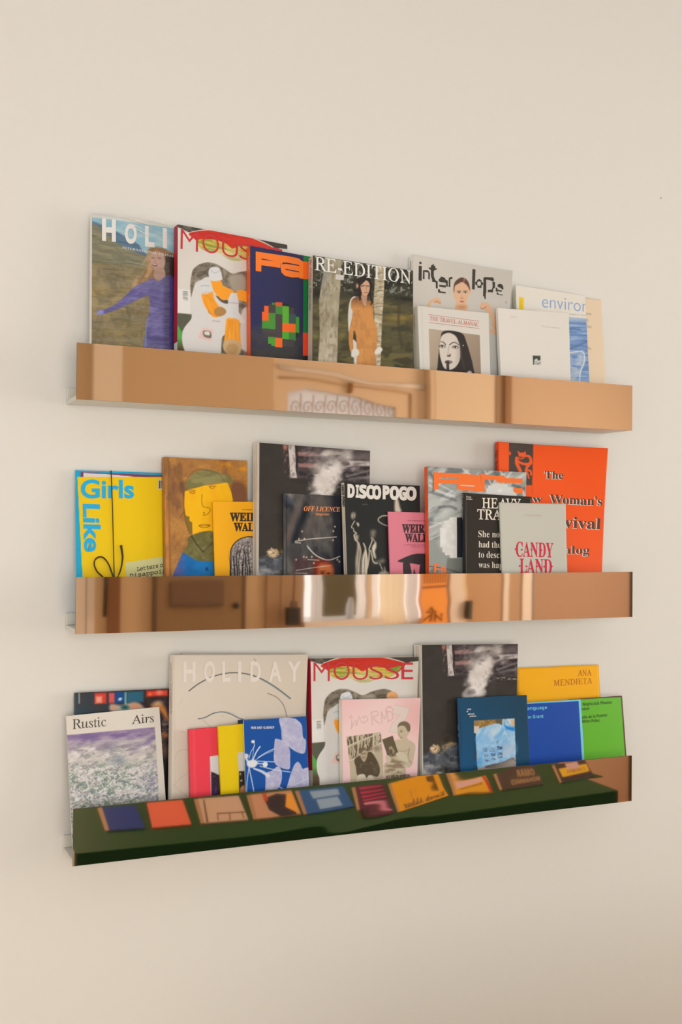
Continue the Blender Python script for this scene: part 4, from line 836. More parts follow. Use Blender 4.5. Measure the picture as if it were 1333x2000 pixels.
def make_M7():
    B = book('M7', 'magazine', 'black magazine with fat white title above three faces in profile', 'magazine', (198, 184, 162), crop=CM7, rough=.32)
    P = B['P']; P.fill((34, 37, 38)); C = (212, 196, 172)
    P.blob([(830, 330), (870, 330), (900, 440), (920, 520), (830, 520)], C, 5, .95)
    P.line([(740, 572), (650, 575), (592, 615), (600, 660), (690, 710), (760, 720)], (20, 10), C, 2, .9)
    P.line([(360, 412), (400, 406), (430, 412)], 6, (150, 140, 124), 2, .7)
    # first head
    P.ell(226, 570, 32, 48, C, 6, 4, .8); P.line([(228, 530), (230, 610)], 12, (60, 56, 50), 3, .7)
    P.line([(245, 650), (215, 700), (200, 740), (228, 755)], 12, C, 1.5); P.blob([(275, 670), (310, 690), (300, 730), (280, 700)], C, 3)
    P.line([(232, 775), (240, 800), (270, 825), (240, 850), (245, 890), (262, 930), (290, 950)], 16, C, 2, .95); P.blob([(250, 850), (300, 860), (290, 940), (250, 910)], C, 5, .7)
    r = random.Random(5)
    for i in range(22):
        x = 255+r.random()*70; P.line([(290+r.uniform(-8, 20), 960), (x+20, 1080+r.uniform(-30, 30)), (x, 1250), (x+r.uniform(-20, 30), 1440)], (6, 14), (206, 190, 166) if i % 3 else (90, 82, 70), 1.5, .7)
    for i in range(26):
        x = 330+r.random()*90; P.line([(372+r.uniform(-3, 6), 970), (400+r.uniform(-8, 10), 1050), (x+10, 1200), (x, 1440)], (5, 14), (222, 208, 184) if i % 3 else (84, 76, 64), 1.5, .75)
    for i in range(8): P.line([(458, 1080), (445+r.uniform(-8, 16), 1200), (425+r.uniform(-5, 10), 1330)], 7, (196, 180, 156), 1.5, .6)
    # second head
    P.blob([(480, 800), (510, 780), (550, 800), (520, 900), (490, 890)], (170, 154, 134), 8, .7)
    P.line([(492, 890), (496, 940), (470, 1010), (455, 1060), (480, 1085), (486, 1120), (500, 1160), (505, 1210), (530, 1250), (570, 1262)], 16, C, 2)
    P.blob([(500, 1020), (550, 950), (560, 1020), (540, 1090), (555, 1180), (530, 1180), (500, 1090)], C, 4); P.ell(512, 905, 18, 14, (70, 62, 54), 0, 3); P.line([(505, 900), (540, 950)], 10, C, 2)
    P.line([(530, 1250), (600, 1240), (650, 1225)], (24, 60), (176, 160, 136), 8, .6); P.line([(610, 1265), (650, 1360)], 10, C, 2); P.blob([(600, 1400), (650, 1375), (740, 1390), (740, 1430), (600, 1430)], C, 5, .8)
    P.blob([(672, 1310), (690, 1340), (700, 1390), (675, 1390)], C, 4, .7)
    finish(B); W = (224, 214, 202)
    for ch, a, b, y0, y1 in (('D', 140, 245, 300, 305), ('I', 258, 310, 306, 309), ('S', 308, 420, 310, 315), ('C', 412, 525, 316, 322), ('O', 500, 628, 322, 328), ('P', 650, 750, 322, 327), ('O', 752, 890, 330, 336), ('G', 885, 1000, 336, 341), ('O', 985, 1140, 338, 345)):
        letter(B, ch, (a, y0), (b, y1), 172, W, 'bold', .045 if ch != 'I' else .02, n=.0003+.00003*(a % 3))
    letter(B, 'DISCO POGO', (56, 122), (76, 440), 30, (40, 38, 36), 'bold', .04, up=(30, 0), surf=B['side'], name='spine_lettering')
    letter(B, 'ISSUE 2 AUTUMN MUSIC CULTURE MAGAZINE', (88, 700), (118, 1420), 9, (110, 98, 82), 'sans', up=(9, 0), surf=B['side'], name='spine_lettering')
    return B
def make_M8():
    B = book('M8', 'zine', 'pink zine with black lettering above a standing-stone silhouette', 'zine', (208, 112, 128), cell=.0012, crop=CM7, rough=.45)
    P = B['P']; P.fill((220, 124, 138)); K = (52, 44, 48)
    P.blob([(870, 1225), (960, 1180), (1060, 1140), (1160, 1120), (1300, 1125), (1500, 1150), (1560, 1210), (1400, 1290), (1210, 1285), (1090, 1265), (960, 1250), (900, 1245)], K, 1)
    P.blob([(955, 1240), (1030, 1240), (1060, 1340), (1070, 1450), (1060, 1900), (940, 1900), (950, 1450), (945, 1340)], K, 1); P.blob([(1210, 1260), (1290, 1270), (1330, 1400), (1340, 1900), (1170, 1900), (1180, 1400)], K, 1); P.poly([(1108, 1330), (1135, 1440), (1160, 1900), (1080, 1900), (1090, 1420)], K, 1)
    P.poly([(1440, 1240), (1540, 1240), (1560, 1900), (1420, 1900)], K, 1)
    finish(B); K = (56, 40, 44)
    letter(B, 'WEIRD', (930, 812), (1340, 818), 116, K, 'serif', .03); letter(B, 'WALK', (975, 945), (1318, 950), 112, K, 'serif', .03)
    letter(B, 'NUMBER FOUR', (1010, 652), (1330, 656), 16, (120, 60, 76), 'serif'); letter(B, 'A JOURNAL OF WANDERINGS', (955, 1000), (1420, 1004), 14, (150, 76, 92), 'serif'); letter(B, 'FROM AN OLD PLACE', (1060, 1026), (1320, 1028), 12, (150, 76, 92), 'serif')
    return B
def make_M9():
    B = book('M9', 'magazine', 'silver foil magazine with an orange blocky title and a white stepped shape', 'magazine', (222, 74, 28), crop=CM9, rough=.3)
    P = B['P']; P.fill((150, 152, 145)); P.tex((186, 187, 180), 260, 110, 3, None, .9, ang=-35, lo=.4, hi=.7, octv=2); P.tex((100, 104, 104), 220, 90, 5, None, .7, ang=-30, lo=.5, hi=.72, octv=3); P.tex((206, 206, 200), 160, 40, 7, P.mpoly([(80, 40), (1240, 90), (1240, 380), (420, 330), (440, 560), (80, 640)], 20), .7, ang=-40, lo=.55, hi=.68, octv=3)
    for p, w_ in (([(90, 260), (200, 330), (380, 390)], 26), ([(90, 200), (200, 250), (360, 330)], 14), ([(90, 760), (240, 700), (420, 640)], 18), ([(90, 900), (200, 850), (330, 760)], 14), ([(480, 60), (560, 130)], 24), ([(920, 80), (990, 180), (1060, 100)], 18), ([(740, 80), (820, 250)], 16), ([(1180, 280), (1215, 400)], 26), ([(100, 700), (300, 720), (420, 780)], 10)): P.line(p, w_, (214, 214, 208), 3, .8)
    for p, w_ in (([(90, 340), (250, 390), (400, 440)], 16), ([(100, 120), (140, 200), (130, 330)], 30), ([(200, 520), (330, 510), (400, 540)], 24), ([(860, 110), (960, 200)], 26), ([(1080, 260), (1200, 300)], 40)): P.line(p, w_, (88, 94, 96), 5, .8)
    P.poly([(412, 640), (480, 640), (480, 1115), (412, 1115)], (34, 38, 44), 1.5); P.poly([(300, 1120), (500, 1120), (500, 1400), (260, 1400)], (118, 120, 112), 3); P.line([(90, 1218), (300, 1250), (480, 1310)], 7, (50, 52, 50), 1.5)
    P.poly([(330, 640), (410, 640), (412, 1118), (330, 1118), (330, 1088), (272, 1086), (272, 1052), (242, 1050), (242, 990), (214, 988), (212, 765), (240, 762), (240, 724), (262, 722), (264, 682), (320, 680)], (226, 220, 212), 1); P.tex((206, 200, 192), 60, 60, 9, P.mpoly([(214, 720), (410, 640), (412, 1118), (230, 1050)], 3), .6)
    P.poly([(760, 355), (755, 300), (780, 296), (780, 262), (830, 262), (832, 240), (1015, 245), (1018, 280), (1075, 285), (1078, 330), (1120, 360), (1120, 420), (760, 420)], (212, 208, 200), 1); P.ell(920, 325, 24, 18, (226, 222, 214), 0, 2)
    finish(B); O = (252, 112, 36)
    for q in ([(138, 105), (400, 118), (700, 140), (700, 200), (640, 195), (425, 178), (200, 165), (200, 180), (425, 195), (425, 245), (195, 235), (192, 305), (138, 320)], [(415, 180), (720, 190), (740, 195), (740, 335), (630, 333), (625, 325), (460, 320), (412, 300)], [(690, 125), (900, 150), (880, 200), (720, 190), (720, 250), (690, 250)], [(880, 170), (1190, 180), (1190, 238), (880, 225)], [(1085, 290), (1190, 295), (1190, 360), (1125, 358), (1085, 330)],
              [(880, 150), (960, 140), (1000, 180), (880, 190)]): patch(B, q, O, name='masthead_shape', n=.0003)
    patch(B, [(450, 256), (618, 262), (618, 274), (560, 272), (450, 264)], (210, 206, 196), n=.0004)
    for q in ([(140, 1190), (210, 1195), (210, 1215), (165, 1212), (165, 1240), (210, 1245), (210, 1262), (165, 1260), (165, 1300), (140, 1300)], [(222, 1220), (285, 1225), (285, 1300), (262, 1300), (262, 1245), (244, 1243), (244, 1300), (222, 1300)]): patch(B, q, O, n=.0003)
    letter(B, 'FACE', (58, 150), (58, 250), 18, (226, 180, 150), 'bold', up=(16, 0), surf=B['side'], name='spine_lettering'); letter(B, 'SPRING ISSUE NO 12', (60, 560), (60, 900), 14, (230, 150, 120), 'bold', up=(12, 0), surf=B['side'], name='spine_lettering')
    return B
def make_M10():
    B = book('M10', 'softcover_book', 'large bright orange paperback with shadowed black lettering and a crouching figure', 'book', (196, 54, 14), cell=.0015, crop=CM10, rough=.4)
    P = B['P']; P.fill((246, 86, 22))
    P.poly([(216, 50), (475, 66), (462, 505), (380, 502), (216, 500)], (74, 62, 56), 1); P.line([(478, 66), (466, 590)], 4, (196, 62, 20), 1)
    O = (240, 92, 40)
    P.poly([(306, 136), (338, 160), (372, 158), (394, 140), (400, 188), (366, 206), (322, 198)], O, .6); P.poly([(216, 150), (232, 145), (240, 175), (222, 190)], O, 1)
    P.line([(385, 190), (432, 200), (450, 240), (446, 270)], (24, 30), O, .6); P.line([(446, 268), (395, 282), (330, 262), (300, 232)], 26, O, .6); P.line([(376, 208), (350, 222), (300, 214)], 14, O, .6)
    P.line([(298, 215), (296, 262), (322, 320), (338, 352)], (30, 36), O, .6); P.line([(448, 268), (412, 310), (398, 350), (418, 392), (428, 430)], (34, 14), O, .6); P.line([(400, 345), (444, 352), (452, 392)], 20, O, .6)
    P.line([(262, 105), (275, 85)], 3, (110, 100, 92), 1); P.line([(300, 95), (312, 110)], 3, (110, 100, 92), 1)
    finish(B); K = (74, 54, 44); W = (250, 222, 200)
    for s, a, b, h in (('The', (597, 432), (792, 438), 80), ('New', (285, 670), (572, 684), 66), ("Woman's", (650, 695), (1205, 720), 92), ('Survival', (505, 938), (1190, 972), 118), ('Catalog', (560, 1226), (1072, 1236), 84)):
        letter(B, s, (a[0]-7, a[1]+4), (b[0]-7, b[1]+4), h, W, 'serif', .012, n=.0003); letter(B, s, a, b, h, K, 'serif', .006, n=.0005)
    letter(B, 'The New Woman', (72, 125), (66, 560), 30, (90, 34, 20), 'serif', up=(26, 0), surf=B['side'], name='spine_lettering')
    return B
def make_M11():
    B = book('M11', 'magazine', 'black paperback with white serif text, half behind the grey book', 'book', (38, 35, 32), cell=.004, crop=CM9, rough=.25)
    P = B['P']; P.fill((46, 42, 38)); finish(B); W = (230, 216, 196)
    patch(B, [(545-22, 360), (545-16, 360), (528, 1300), (520, 1300)], (70, 62, 54))
    letter(B, 'HEAVY', (708, 528), (1168, 540), 118, W, 'roman', .012); letter(B, 'TRAFFIC', (652, 660), (1240, 676), 116, W, 'roman', .012)
    for s, a, b, y in (('She not only', 665, 1130, 872), ('had the nerve', 668, 1140, 995), ('to describe it', 668, 1130, 1115), ('was happening', 668, 1190, 1236)): letter(B, s, (a, y), (b, y+10), 78, W, 'serif', -.008)
    letter(B, 'heavy', (522, 402), (582, 406), 14, W, 'bold'); letter(B, 'traffic', (522, 428), (596, 434), 14, W, 'bold')
    letter(B, 'HEAVY TRAFFIC', (470, 365), (466, 665), 20, (216, 204, 186), 'serif', -.01, up=(18, 0), surf=B['side'], name='spine_lettering')
    return B
def make_M12():
    B = book('M12', 'softcover_book', 'grey-green paperback with crimson circus-style capitals', 'book', (150, 146, 130), cell=.004, crop=CM10, rough=.5)
    P = B['P']; P.fill((196, 190, 174)); finish(B); Rd = (206, 22, 58)
    letter(B, 'CANDY', (290, 1262), (686, 1272), 158, Rd, 'serif', .004); letter(B, 'LAND', (330, 1440), (672, 1446), 158, Rd, 'serif', .004)
    for x, y in ((288, 1184), (352, 1190), (455, 1190), (560, 1195), (640, 1195), (330, 1362), (402, 1366), (514, 1368), (590, 1370), (672, 1368)): patch(B, [(x-12, y), (x, y-12), (x+12, y), (x, y+12)], Rd, n=.0005)
    letter(B, 'CARO KIM', (385, 830), (560, 838), 20, (206, 178, 168), 'roman')
    return B

# ---- lower ledge
def make_B1():
    B = book('B1', 'photo_book', 'dark glossy photo book with red and blue neon lights behind the white zine', 'book', (40, 40, 44), crop=CB1, rough=.25)
    P = B['P']; P.fill((42, 40, 44)); P.grad((36, 62, 74), (48, 36, 40), (150, 300), (700, 0), None)
    P.tex((60, 50, 50), 60, 60, 3, None, .7)
    def r(a, b, c, d, col, s=3): P.poly([(a, b), (c, b-(c-a)*.04), (c, d-(c-a)*.04), (a, d)], col, s)
    r(200, 100, 212, 230, (170, 180, 170), 3); r(384, 110, 520, 235, (206, 60, 48), 5); r(400, 150, 470, 225, (236, 150, 120), 5); r(550, 110, 618, 225, (206, 84, 84), 4); r(620, 100, 735, 225, (10, 70, 130), 3); r(730, 100, 757, 250, (110, 160, 156), 3); r(760, 95, 950, 220, (40, 96, 120), 5); r(985, 85, 1230, 150, (224, 66, 44), 5)
    P.ell(680, 180, 22, 16, (200, 210, 230), -20, 3); P.ell(1135, 105, 36, 24, (240, 130, 110), 0, 6); P.ell(1025, 125, 16, 12, (250, 130, 60), 0, 5)
    P.blob([(570, 240), (700, 250), (850, 215), (950, 270), (960, 320), (600, 330)], (170, 160, 146), 6); P.ell(850, 262, 60, 30, (206, 140, 104), 0, 6); P.ell(605, 280, 30, 26, (206, 146, 116), 0, 6); P.ell(735, 275, 44, 24, (20, 80, 84), 0, 5)
    P.blob([(1040, 270), (1130, 210), (1200, 280), (1240, 400), (1220, 420), (1150, 330)], (196, 120, 60), 8); P.ell(1110, 230, 50, 26, (200, 180, 150), -10, 8, .7)
    P.tex((120, 96, 90), 24, 30, 7, P.mpoly([(1130, 380), (1260, 400), (1260, 820), (1150, 700)], 6), .9, lo=.5); P.ell(1200, 600, 40, 26, (190, 110, 60), 0, 8, .8); P.ell(1195, 780, 36, 60, (110, 76, 60), 0, 10, .8)
    P.poly([(1150, 880), (1300, 880), (1300, 1900), (1150, 1900)], (26, 24, 24), 8)
    finish(B); return B
def make_B2():
    B = book('B2', 'zine', 'white zine with a violet and pale green blurred meadow photo, leaning at the ledge end', 'zine', (214, 204, 188), cell=.0011, crop=CB1, rough=.5)
    P = B['P']; P.fill((218, 207, 192)); m = P.mpoly([(50, 598), (1080, 505), (1100, 800), (1145, 1700), (80, 1800)], 1)
    P.put(m, (196, 186, 180)); P.grad((132, 104, 150), (196, 186, 178), (0, 560), (40, 820), m)
    P.tex((112, 88, 138), 200, 50, 3, m*np.clip((820-P.Y)/160, 0, 1), .8, ang=-8); P.tex((222, 214, 206), 110, 34, 5, m*np.clip((P.Y-640)/120, 0, 1), .9, ang=-14, lo=.46)
    P.tex((130, 128, 128), 70, 26, 7, m*np.clip((P.Y-640)/120, 0, 1), .6, ang=-16, lo=.53, hi=.63); P.tex((104, 128, 104), 90, 60, 9, m*np.clip((P.Y-860)/160, 0, 1), .65, ang=-20, lo=.48, hi=.66); P.tex((104, 116, 118), 26, 20, 11, m*np.clip((P.Y-900)/200, 0, 1), .6, lo=.53, hi=.6); P.tex((226, 220, 212), 18, 14, 12, m*np.clip((P.Y-800)/200, 0, 1), .75, lo=.54, hi=.6)
    P.ell(660, 890, 60, 34, (96, 106, 122), -10, 14, .8); P.ell(850, 770, 40, 22, (112, 96, 130), -20, 12, .7); P.ell(540, 740, 60, 40, (120, 112, 130), -20, 16, .6); P.tex((136, 118, 160), 60, 30, 14, m*P.mpoly([(1000, 1000), (1160, 900), (1160, 1300), (900, 1300)], 30), .7, lo=.45)
    finish(B); K = (66, 58, 52)
    letter(B, 'Rustic', (128, 528), (520, 492), 112, K, 'roman'); letter(B, 'Airs', (812, 470), (1070, 446), 100, K, 'roman')
    return B
def make_B3():
    B = book('B3', 'magazine', 'pale beige magazine with white capitals and a few fine brush-drawn lines', 'magazine', (206, 190, 170), cell=.0011, crop=CB3, rough=.5)
    P = B['P']; P.fill((212, 196, 178)); P.grad((216, 201, 184), (208, 192, 172), (100, 100), (900, 900)); P.line([(90, 60), (95, 700), (100, 1400)], 8, (200, 186, 168), 2, .6)
    for p, w_, c in (([(220, 375), (300, 315), (400, 262), (500, 230), (610, 217), (720, 228), (830, 262), (960, 335), (1100, 440)], 9, (62, 70, 70)), ([(300, 618), (360, 605), (430, 570), (510, 558), (580, 575), (640, 605), (690, 625)], 8, (60, 80, 84)), ([(900, 395), (980, 430), (1040, 500), (1070, 600)], 5, (72, 68, 62)), ([(340, 625), (410, 690)], 3, (140, 132, 120)), ([(780, 95), (795, 105), (800, 115)], 4, (110, 104, 96)), ([(100, 960), (120, 910), (170, 885), (230, 890)], 3, (170, 154, 136)), ([(90, 1190), (150, 1130), (220, 1080)], 3, (180, 164, 146)), ([(80, 1190), (140, 1240), (220, 1310)], 3, (180, 164, 146)), ([(120, 520), (170, 430)], 3, (198, 182, 164)), ([(150, 740), (170, 725), (180, 745)], 3, (180, 164, 146))): P.line(p, w_, c, 1, .9)
    P.line([(830, 268), (960, 345), (1100, 448)], 5, (90, 150, 170), 1, .6); P.line([(430, 563), (560, 556), (640, 590)], 4, (110, 170, 180), 1, .5); P.ell(512, 592, 6, 5, (206, 160, 150), 0, 2)
    finish(B); W = (226, 213, 199)
    for ch, a, b in (('H', 170, 275), ('O', 350, 445), ('L', 508, 580), ('I', 645, 672), ('D', 752, 842), ('A', 912, 1022), ('Y', 1075, 1190)): letter(B, ch, (a, 290), (b, 288), 165, W, 'sans', .03, n=.0004)
    letter(B, 'INTERNATIONAL TRAVEL MAGAZINE NO 389', (58, 130), (60, 570), 9, (150, 134, 116), 'serif', up=(9, 0), surf=B['side'], name='spine_lettering')
    return B
def make_plain(key, name, label, cat, c, crop, rough=.5, spine=None):
    B = book(key, name, label, cat, spine or c, cell=.006, crop=crop, rough=rough); B['P'].fill(c); finish(B); return B
def make_B4():
    B = book('B4', 'zine', 'coral red booklet with a corner of a night photo, left of its yellow twin', 'zine', (214, 50, 66), cell=.0013, crop=CB4, rough=.35)
    P = B['P']; P.fill((232, 62, 76)); P.line([(95, 170), (110, 870)], 16, (240, 92, 96), 5, .6)
    P.poly([(258, 448), (340, 436), (700, 420), (700, 1300), (280, 1300), (270, 860)], (214, 206, 206), 1); P.poly([(270, 600), (310, 615), (345, 634), (700, 650), (700, 1300), (280, 1300)], (46, 32, 50), 1.5)
    P.tex((92, 50, 130), 22, 30, 5, P.mpoly([(290, 740), (350, 740), (350, 820), (290, 820)], 6), 1, lo=.4); P.tex((80, 60, 86), 10, 10, 6, P.mpoly([(270, 620), (420, 640), (420, 900), (280, 900)], 4), .7, lo=.56)
    finish(B); return B
def make_B5():
    B = book('B5', 'zine', 'bright yellow booklet with a corner of a dark photo, overlapping the coral one', 'zine', (214, 176, 0), cell=.0013, crop=CB4, rough=.4)
    P = B['P']; P.fill((226, 190, 0)); P.poly([(533, 410), (560, 405), (800, 400), (800, 1300), (560, 1300), (548, 620)], (206, 198, 190), 1)
    P.poly([(548, 596), (800, 590), (800, 1300), (555, 1300)], (42, 34, 34), 1.5); P.ell(572, 690, 10, 8, (210, 200, 190), 0, 2); P.ell(562, 625, 6, 10, (210, 200, 190), 0, 2); P.blob([(560, 770), (600, 740), (620, 830), (560, 840)], (180, 122, 80), 3)
    finish(B); return B
def make_B6():
    B = book('B6', 'softcover_book', 'cobalt blue booklet with lilac pressed-flower silhouettes', 'book', (196, 206, 216), cell=.001, crop=CB4, rough=.4)
    P = B['P']; P.fill((0, 76, 152)); L = (176, 172, 198); r_ = [(958, 60), (1090, 66), (1140, 90), (1180, 140), (1190, 250), (1220, 290), (1212, 400), (1180, 420), (1120, 400), (1060, 360), (1000, 320), (980, 300), (972, 180)]
    pet = [r_, [(908, 285), (930, 272), (990, 295), (1055, 370), (1062, 470), (1060, 560), (1035, 578), (970, 560), (905, 510), (900, 400)], [(820, 620), (880, 590), (935, 548), (970, 580), (980, 660), (960, 740), (920, 800), (905, 900), (815, 900), (815, 720)],
           [(1130, 505), (1160, 520), (1190, 575), (1240, 600), (1300, 900), (1010, 900), (1040, 720), (1090, 560)], [(1190, 590), (1248, 560), (1300, 590), (1300, 760), (1230, 740)]]
    for i, p in enumerate(pet):
        m = P.mpoly(catmull(p, 4, True), 1); P.put(m, L); P.tex((206, 200, 212), 60, 60, 3+i, m, .6); P.tex((150, 150, 190), 24, 24, 8+i, m, .4, lo=.5)
    W = (214, 214, 226)
    for p, w_ in (([(740, 460), (820, 410), (905, 370)], 9), ([(720, 480), (800, 430), (890, 392)], 5), ([(740, 495), (900, 502)], 9), ([(690, 290), (705, 340), (670, 400), (650, 470)], 7), ([(700, 340), (690, 420), (680, 480)], 5), ([(760, 350), (720, 410), (690, 480)], 14), ([(760, 545), (900, 580), (1060, 604)], 9), ([(650, 550), (630, 700), (625, 820)], 8), ([(650, 560), (680, 700), (700, 810)], 10), ([(700, 570), (780, 600), (840, 640)], (16, 36)), ([(950, 750), (1000, 780)], 10), ([(600, 430), (640, 500), (680, 540)], 20), ([(1030, 760), (1180, 700), (1290, 640)], 5), ([(740, 520), (800, 520)], 12)): P.line(p, w_, W, 1, .9)
    P.ell(690, 300, 18, 16, (226, 220, 214), 0, 1.5); P.ell(812, 528, 26, 26, (224, 222, 224), 0, 1.5); P.ell(620, 445, 26, 26, (200, 200, 214), 0, 2); P.blob([(630, 500), (700, 480), (740, 510), (700, 560), (640, 550)], (220, 218, 222), 3)
    finish(B); letter(B, 'THE DRY GARDEN', (668, 172), (902, 168), 22, (222, 220, 222), 'serif', .01); return B
def make_B8():
    B = book('B8', 'magazine', 'pink magazine with faint scrawled letters and sepia cut-outs of two readers', 'magazine', (212, 194, 172), crop=CB8, rough=.4)
    P = B['P']; P.fill((232, 196, 186)); P.grad((226, 160, 164), (236, 204, 194), (100, 100), (330, 420)); g = P.mell(1190, 330, 230, 300, 0, 40); P.put(g, (220, 148, 146), .9); P.grad((236, 196, 190), (230, 178, 182), (0, 700), (0, 1300), None, .6)
    P.poly([(860, 200), (1080, 245), (1030, 400), (900, 610), (780, 590), (820, 470), (940, 350), (810, 330)], (222, 202, 190), 1); P.line([(860, 200), (1080, 245), (1030, 400), (920, 560)], 4, (196, 170, 160), 1, .9, False); P.line([(810, 325), (945, 345), (820, 470), (780, 590), (900, 605)], 4, (196, 170, 160), 1, .9, False)
    s1 = [(165, 660), (660, 592), (690, 900), (700, 1260), (330, 1330), (220, 1330), (215, 1100)]; m = P.mpoly(s1, 1); P.put(m, (186, 170, 142))
    P.tex((96, 82, 62), 14, 90, 3, m*P.mpoly([(165, 660), (540, 610), (540, 650), (330, 740), (170, 800)], 3), .95, lo=.42, hi=.5); P.tex((96, 82, 62), 14, 120, 5, m*P.mpoly([(180, 830), (330, 760), (540, 660), (540, 850), (330, 900), (330, 960), (200, 1000)], 3), .95, lo=.42, hi=.5); P.tex((90, 78, 60), 13, 100, 7, m*P.mpoly([(570, 640), (670, 610), (680, 730), (570, 780)], 3), .95, lo=.42, hi=.5)
    for p in ([(170, 800), (330, 730), (560, 640), (665, 610)], [(330, 660), (330, 900)], [(560, 610), (560, 900)], [(570, 800), (690, 735)], [(200, 1010), (330, 950)], [(245, 650), (270, 760)]): P.line(p, 15, (206, 192, 166), 1, 1, False)
    P.ell(600, 830, 40, 30, (120, 104, 82), 0, 10, .8)
    P.blob([(280, 990), (360, 930), (440, 900), (520, 880), (600, 990), (645, 1110), (640, 1200), (600, 1240), (560, 1230), (450, 1250), (330, 1230), (300, 1100)], (84, 70, 52), 2); P.tex((120, 104, 80), 40, 40, 9, P.mpoly([(300, 1000), (600, 950), (640, 1200), (330, 1240)], 6), .5, lo=.5)
    P.blob([(355, 900), (370, 840), (420, 820), (460, 860), (470, 920), (430, 1020), (385, 990)], (170, 152, 124), 2); P.blob([(350, 880), (370, 825), (430, 815), (470, 870), (420, 850), (370, 900)], (110, 94, 72), 2); P.line([(385, 905), (440, 900)], 8, (90, 76, 60), 2); P.line([(395, 960), (430, 960)], 7, (110, 90, 72), 2)
    P.blob([(320, 1240), (370, 1200), (430, 1210), (450, 1290), (440, 1400), (310, 1400)], (206, 192, 166), 2); P.blob([(470, 1240), (520, 1215), (560, 1250), (560, 1400), (460, 1400)], (206, 192, 166), 2)
    Sk = (196, 178, 150)
    P.blob([(860, 720), (940, 700), (1050, 700), (1150, 760), (1160, 850), (1130, 1000), (1120, 1060), (1060, 1110), (1010, 1080), (1010, 1250), (740, 1260), (715, 1070), (760, 1010), (730, 960), (760, 900)], Sk, 2)
    P.tex((130, 110, 84), 90, 30, 12, P.mpoly([(820, 960), (1000, 1000), (1010, 1250), (740, 1260), (715, 1070)], 10), .8, lo=.4); P.line([(1075, 830), (1055, 960), (1100, 1040)], 7, (130, 112, 90), 2); P.line([(880, 860), (1000, 870), (1060, 850)], 7, (150, 130, 104), 2, .8)
    P.blob([(905, 620), (905, 520), (950, 460), (1020, 450), (1075, 500), (1080, 590), (1040, 660), (1060, 720), (980, 740), (950, 700)], Sk, 2); P.blob([(905, 520), (930, 460), (1010, 435), (1080, 480), (1085, 570), (1050, 580), (1010, 510), (950, 500)], (118, 102, 78), 2)
    P.line([(945, 590), (975, 585)], 8, (90, 74, 56), 1.5); P.line([(935, 570), (970, 562)], 5, (100, 84, 64), 1.5); P.line([(930, 600), (922, 640), (940, 650)], 6, (150, 128, 100), 2); P.line([(945, 670), (970, 668)], 7, (120, 84, 70), 1.5)
    P.poly([(680, 700), (825, 645), (910, 910), (890, 935), (760, 960), (740, 880)], (100, 86, 64), 1); P.tex((190, 174, 148), 26, 40, 15, P.mpoly([(730, 830), (830, 790), (880, 930), (770, 950)], 3), .9, lo=.45); P.line([(830, 650), (915, 915)], 9, (70, 58, 44), 1, 1, False)
    P.blob([(880, 900), (960, 880), (1040, 940), (1060, 1020), (980, 1010), (900, 950)], (206, 190, 162), 2); P.blob([(735, 940), (780, 930), (810, 980), (790, 1030), (745, 1010)], (200, 184, 156), 2)
    # scrawled letters
    for p in ([(200, 385), (240, 360), (235, 540)], [(235, 540), (300, 420), (310, 500), (350, 360)], [(360, 400), (440, 360), (470, 420), (400, 460), (370, 420)], [(520, 300), (540, 490)], [(520, 310), (600, 290), (620, 340), (550, 390), (650, 470)], [(670, 300), (680, 470)], [(670, 300), (720, 400), (750, 280), (770, 440)], [(800, 220), (740, 250), (740, 300), (820, 300), (830, 400), (760, 440)], [(760, 230), (820, 240), (840, 290)]): P.line(p, 11, (198, 164, 154), 1.5, .75)
    for p in ([(420, 370), (420, 470)], [(240, 410), (270, 500)], [(540, 330), (600, 450)]): P.line(p, 6, (206, 176, 166), 1.5, .7)
    finish(B)
    letter(B, 'FT', (745, 1268), (795, 1262), 42, (70, 58, 50), 'bold'); letter(B, 'HELEN MARTEN', (808, 1258), (1080, 1240), 40, (70, 58, 50), 'bold', .01)
    return B
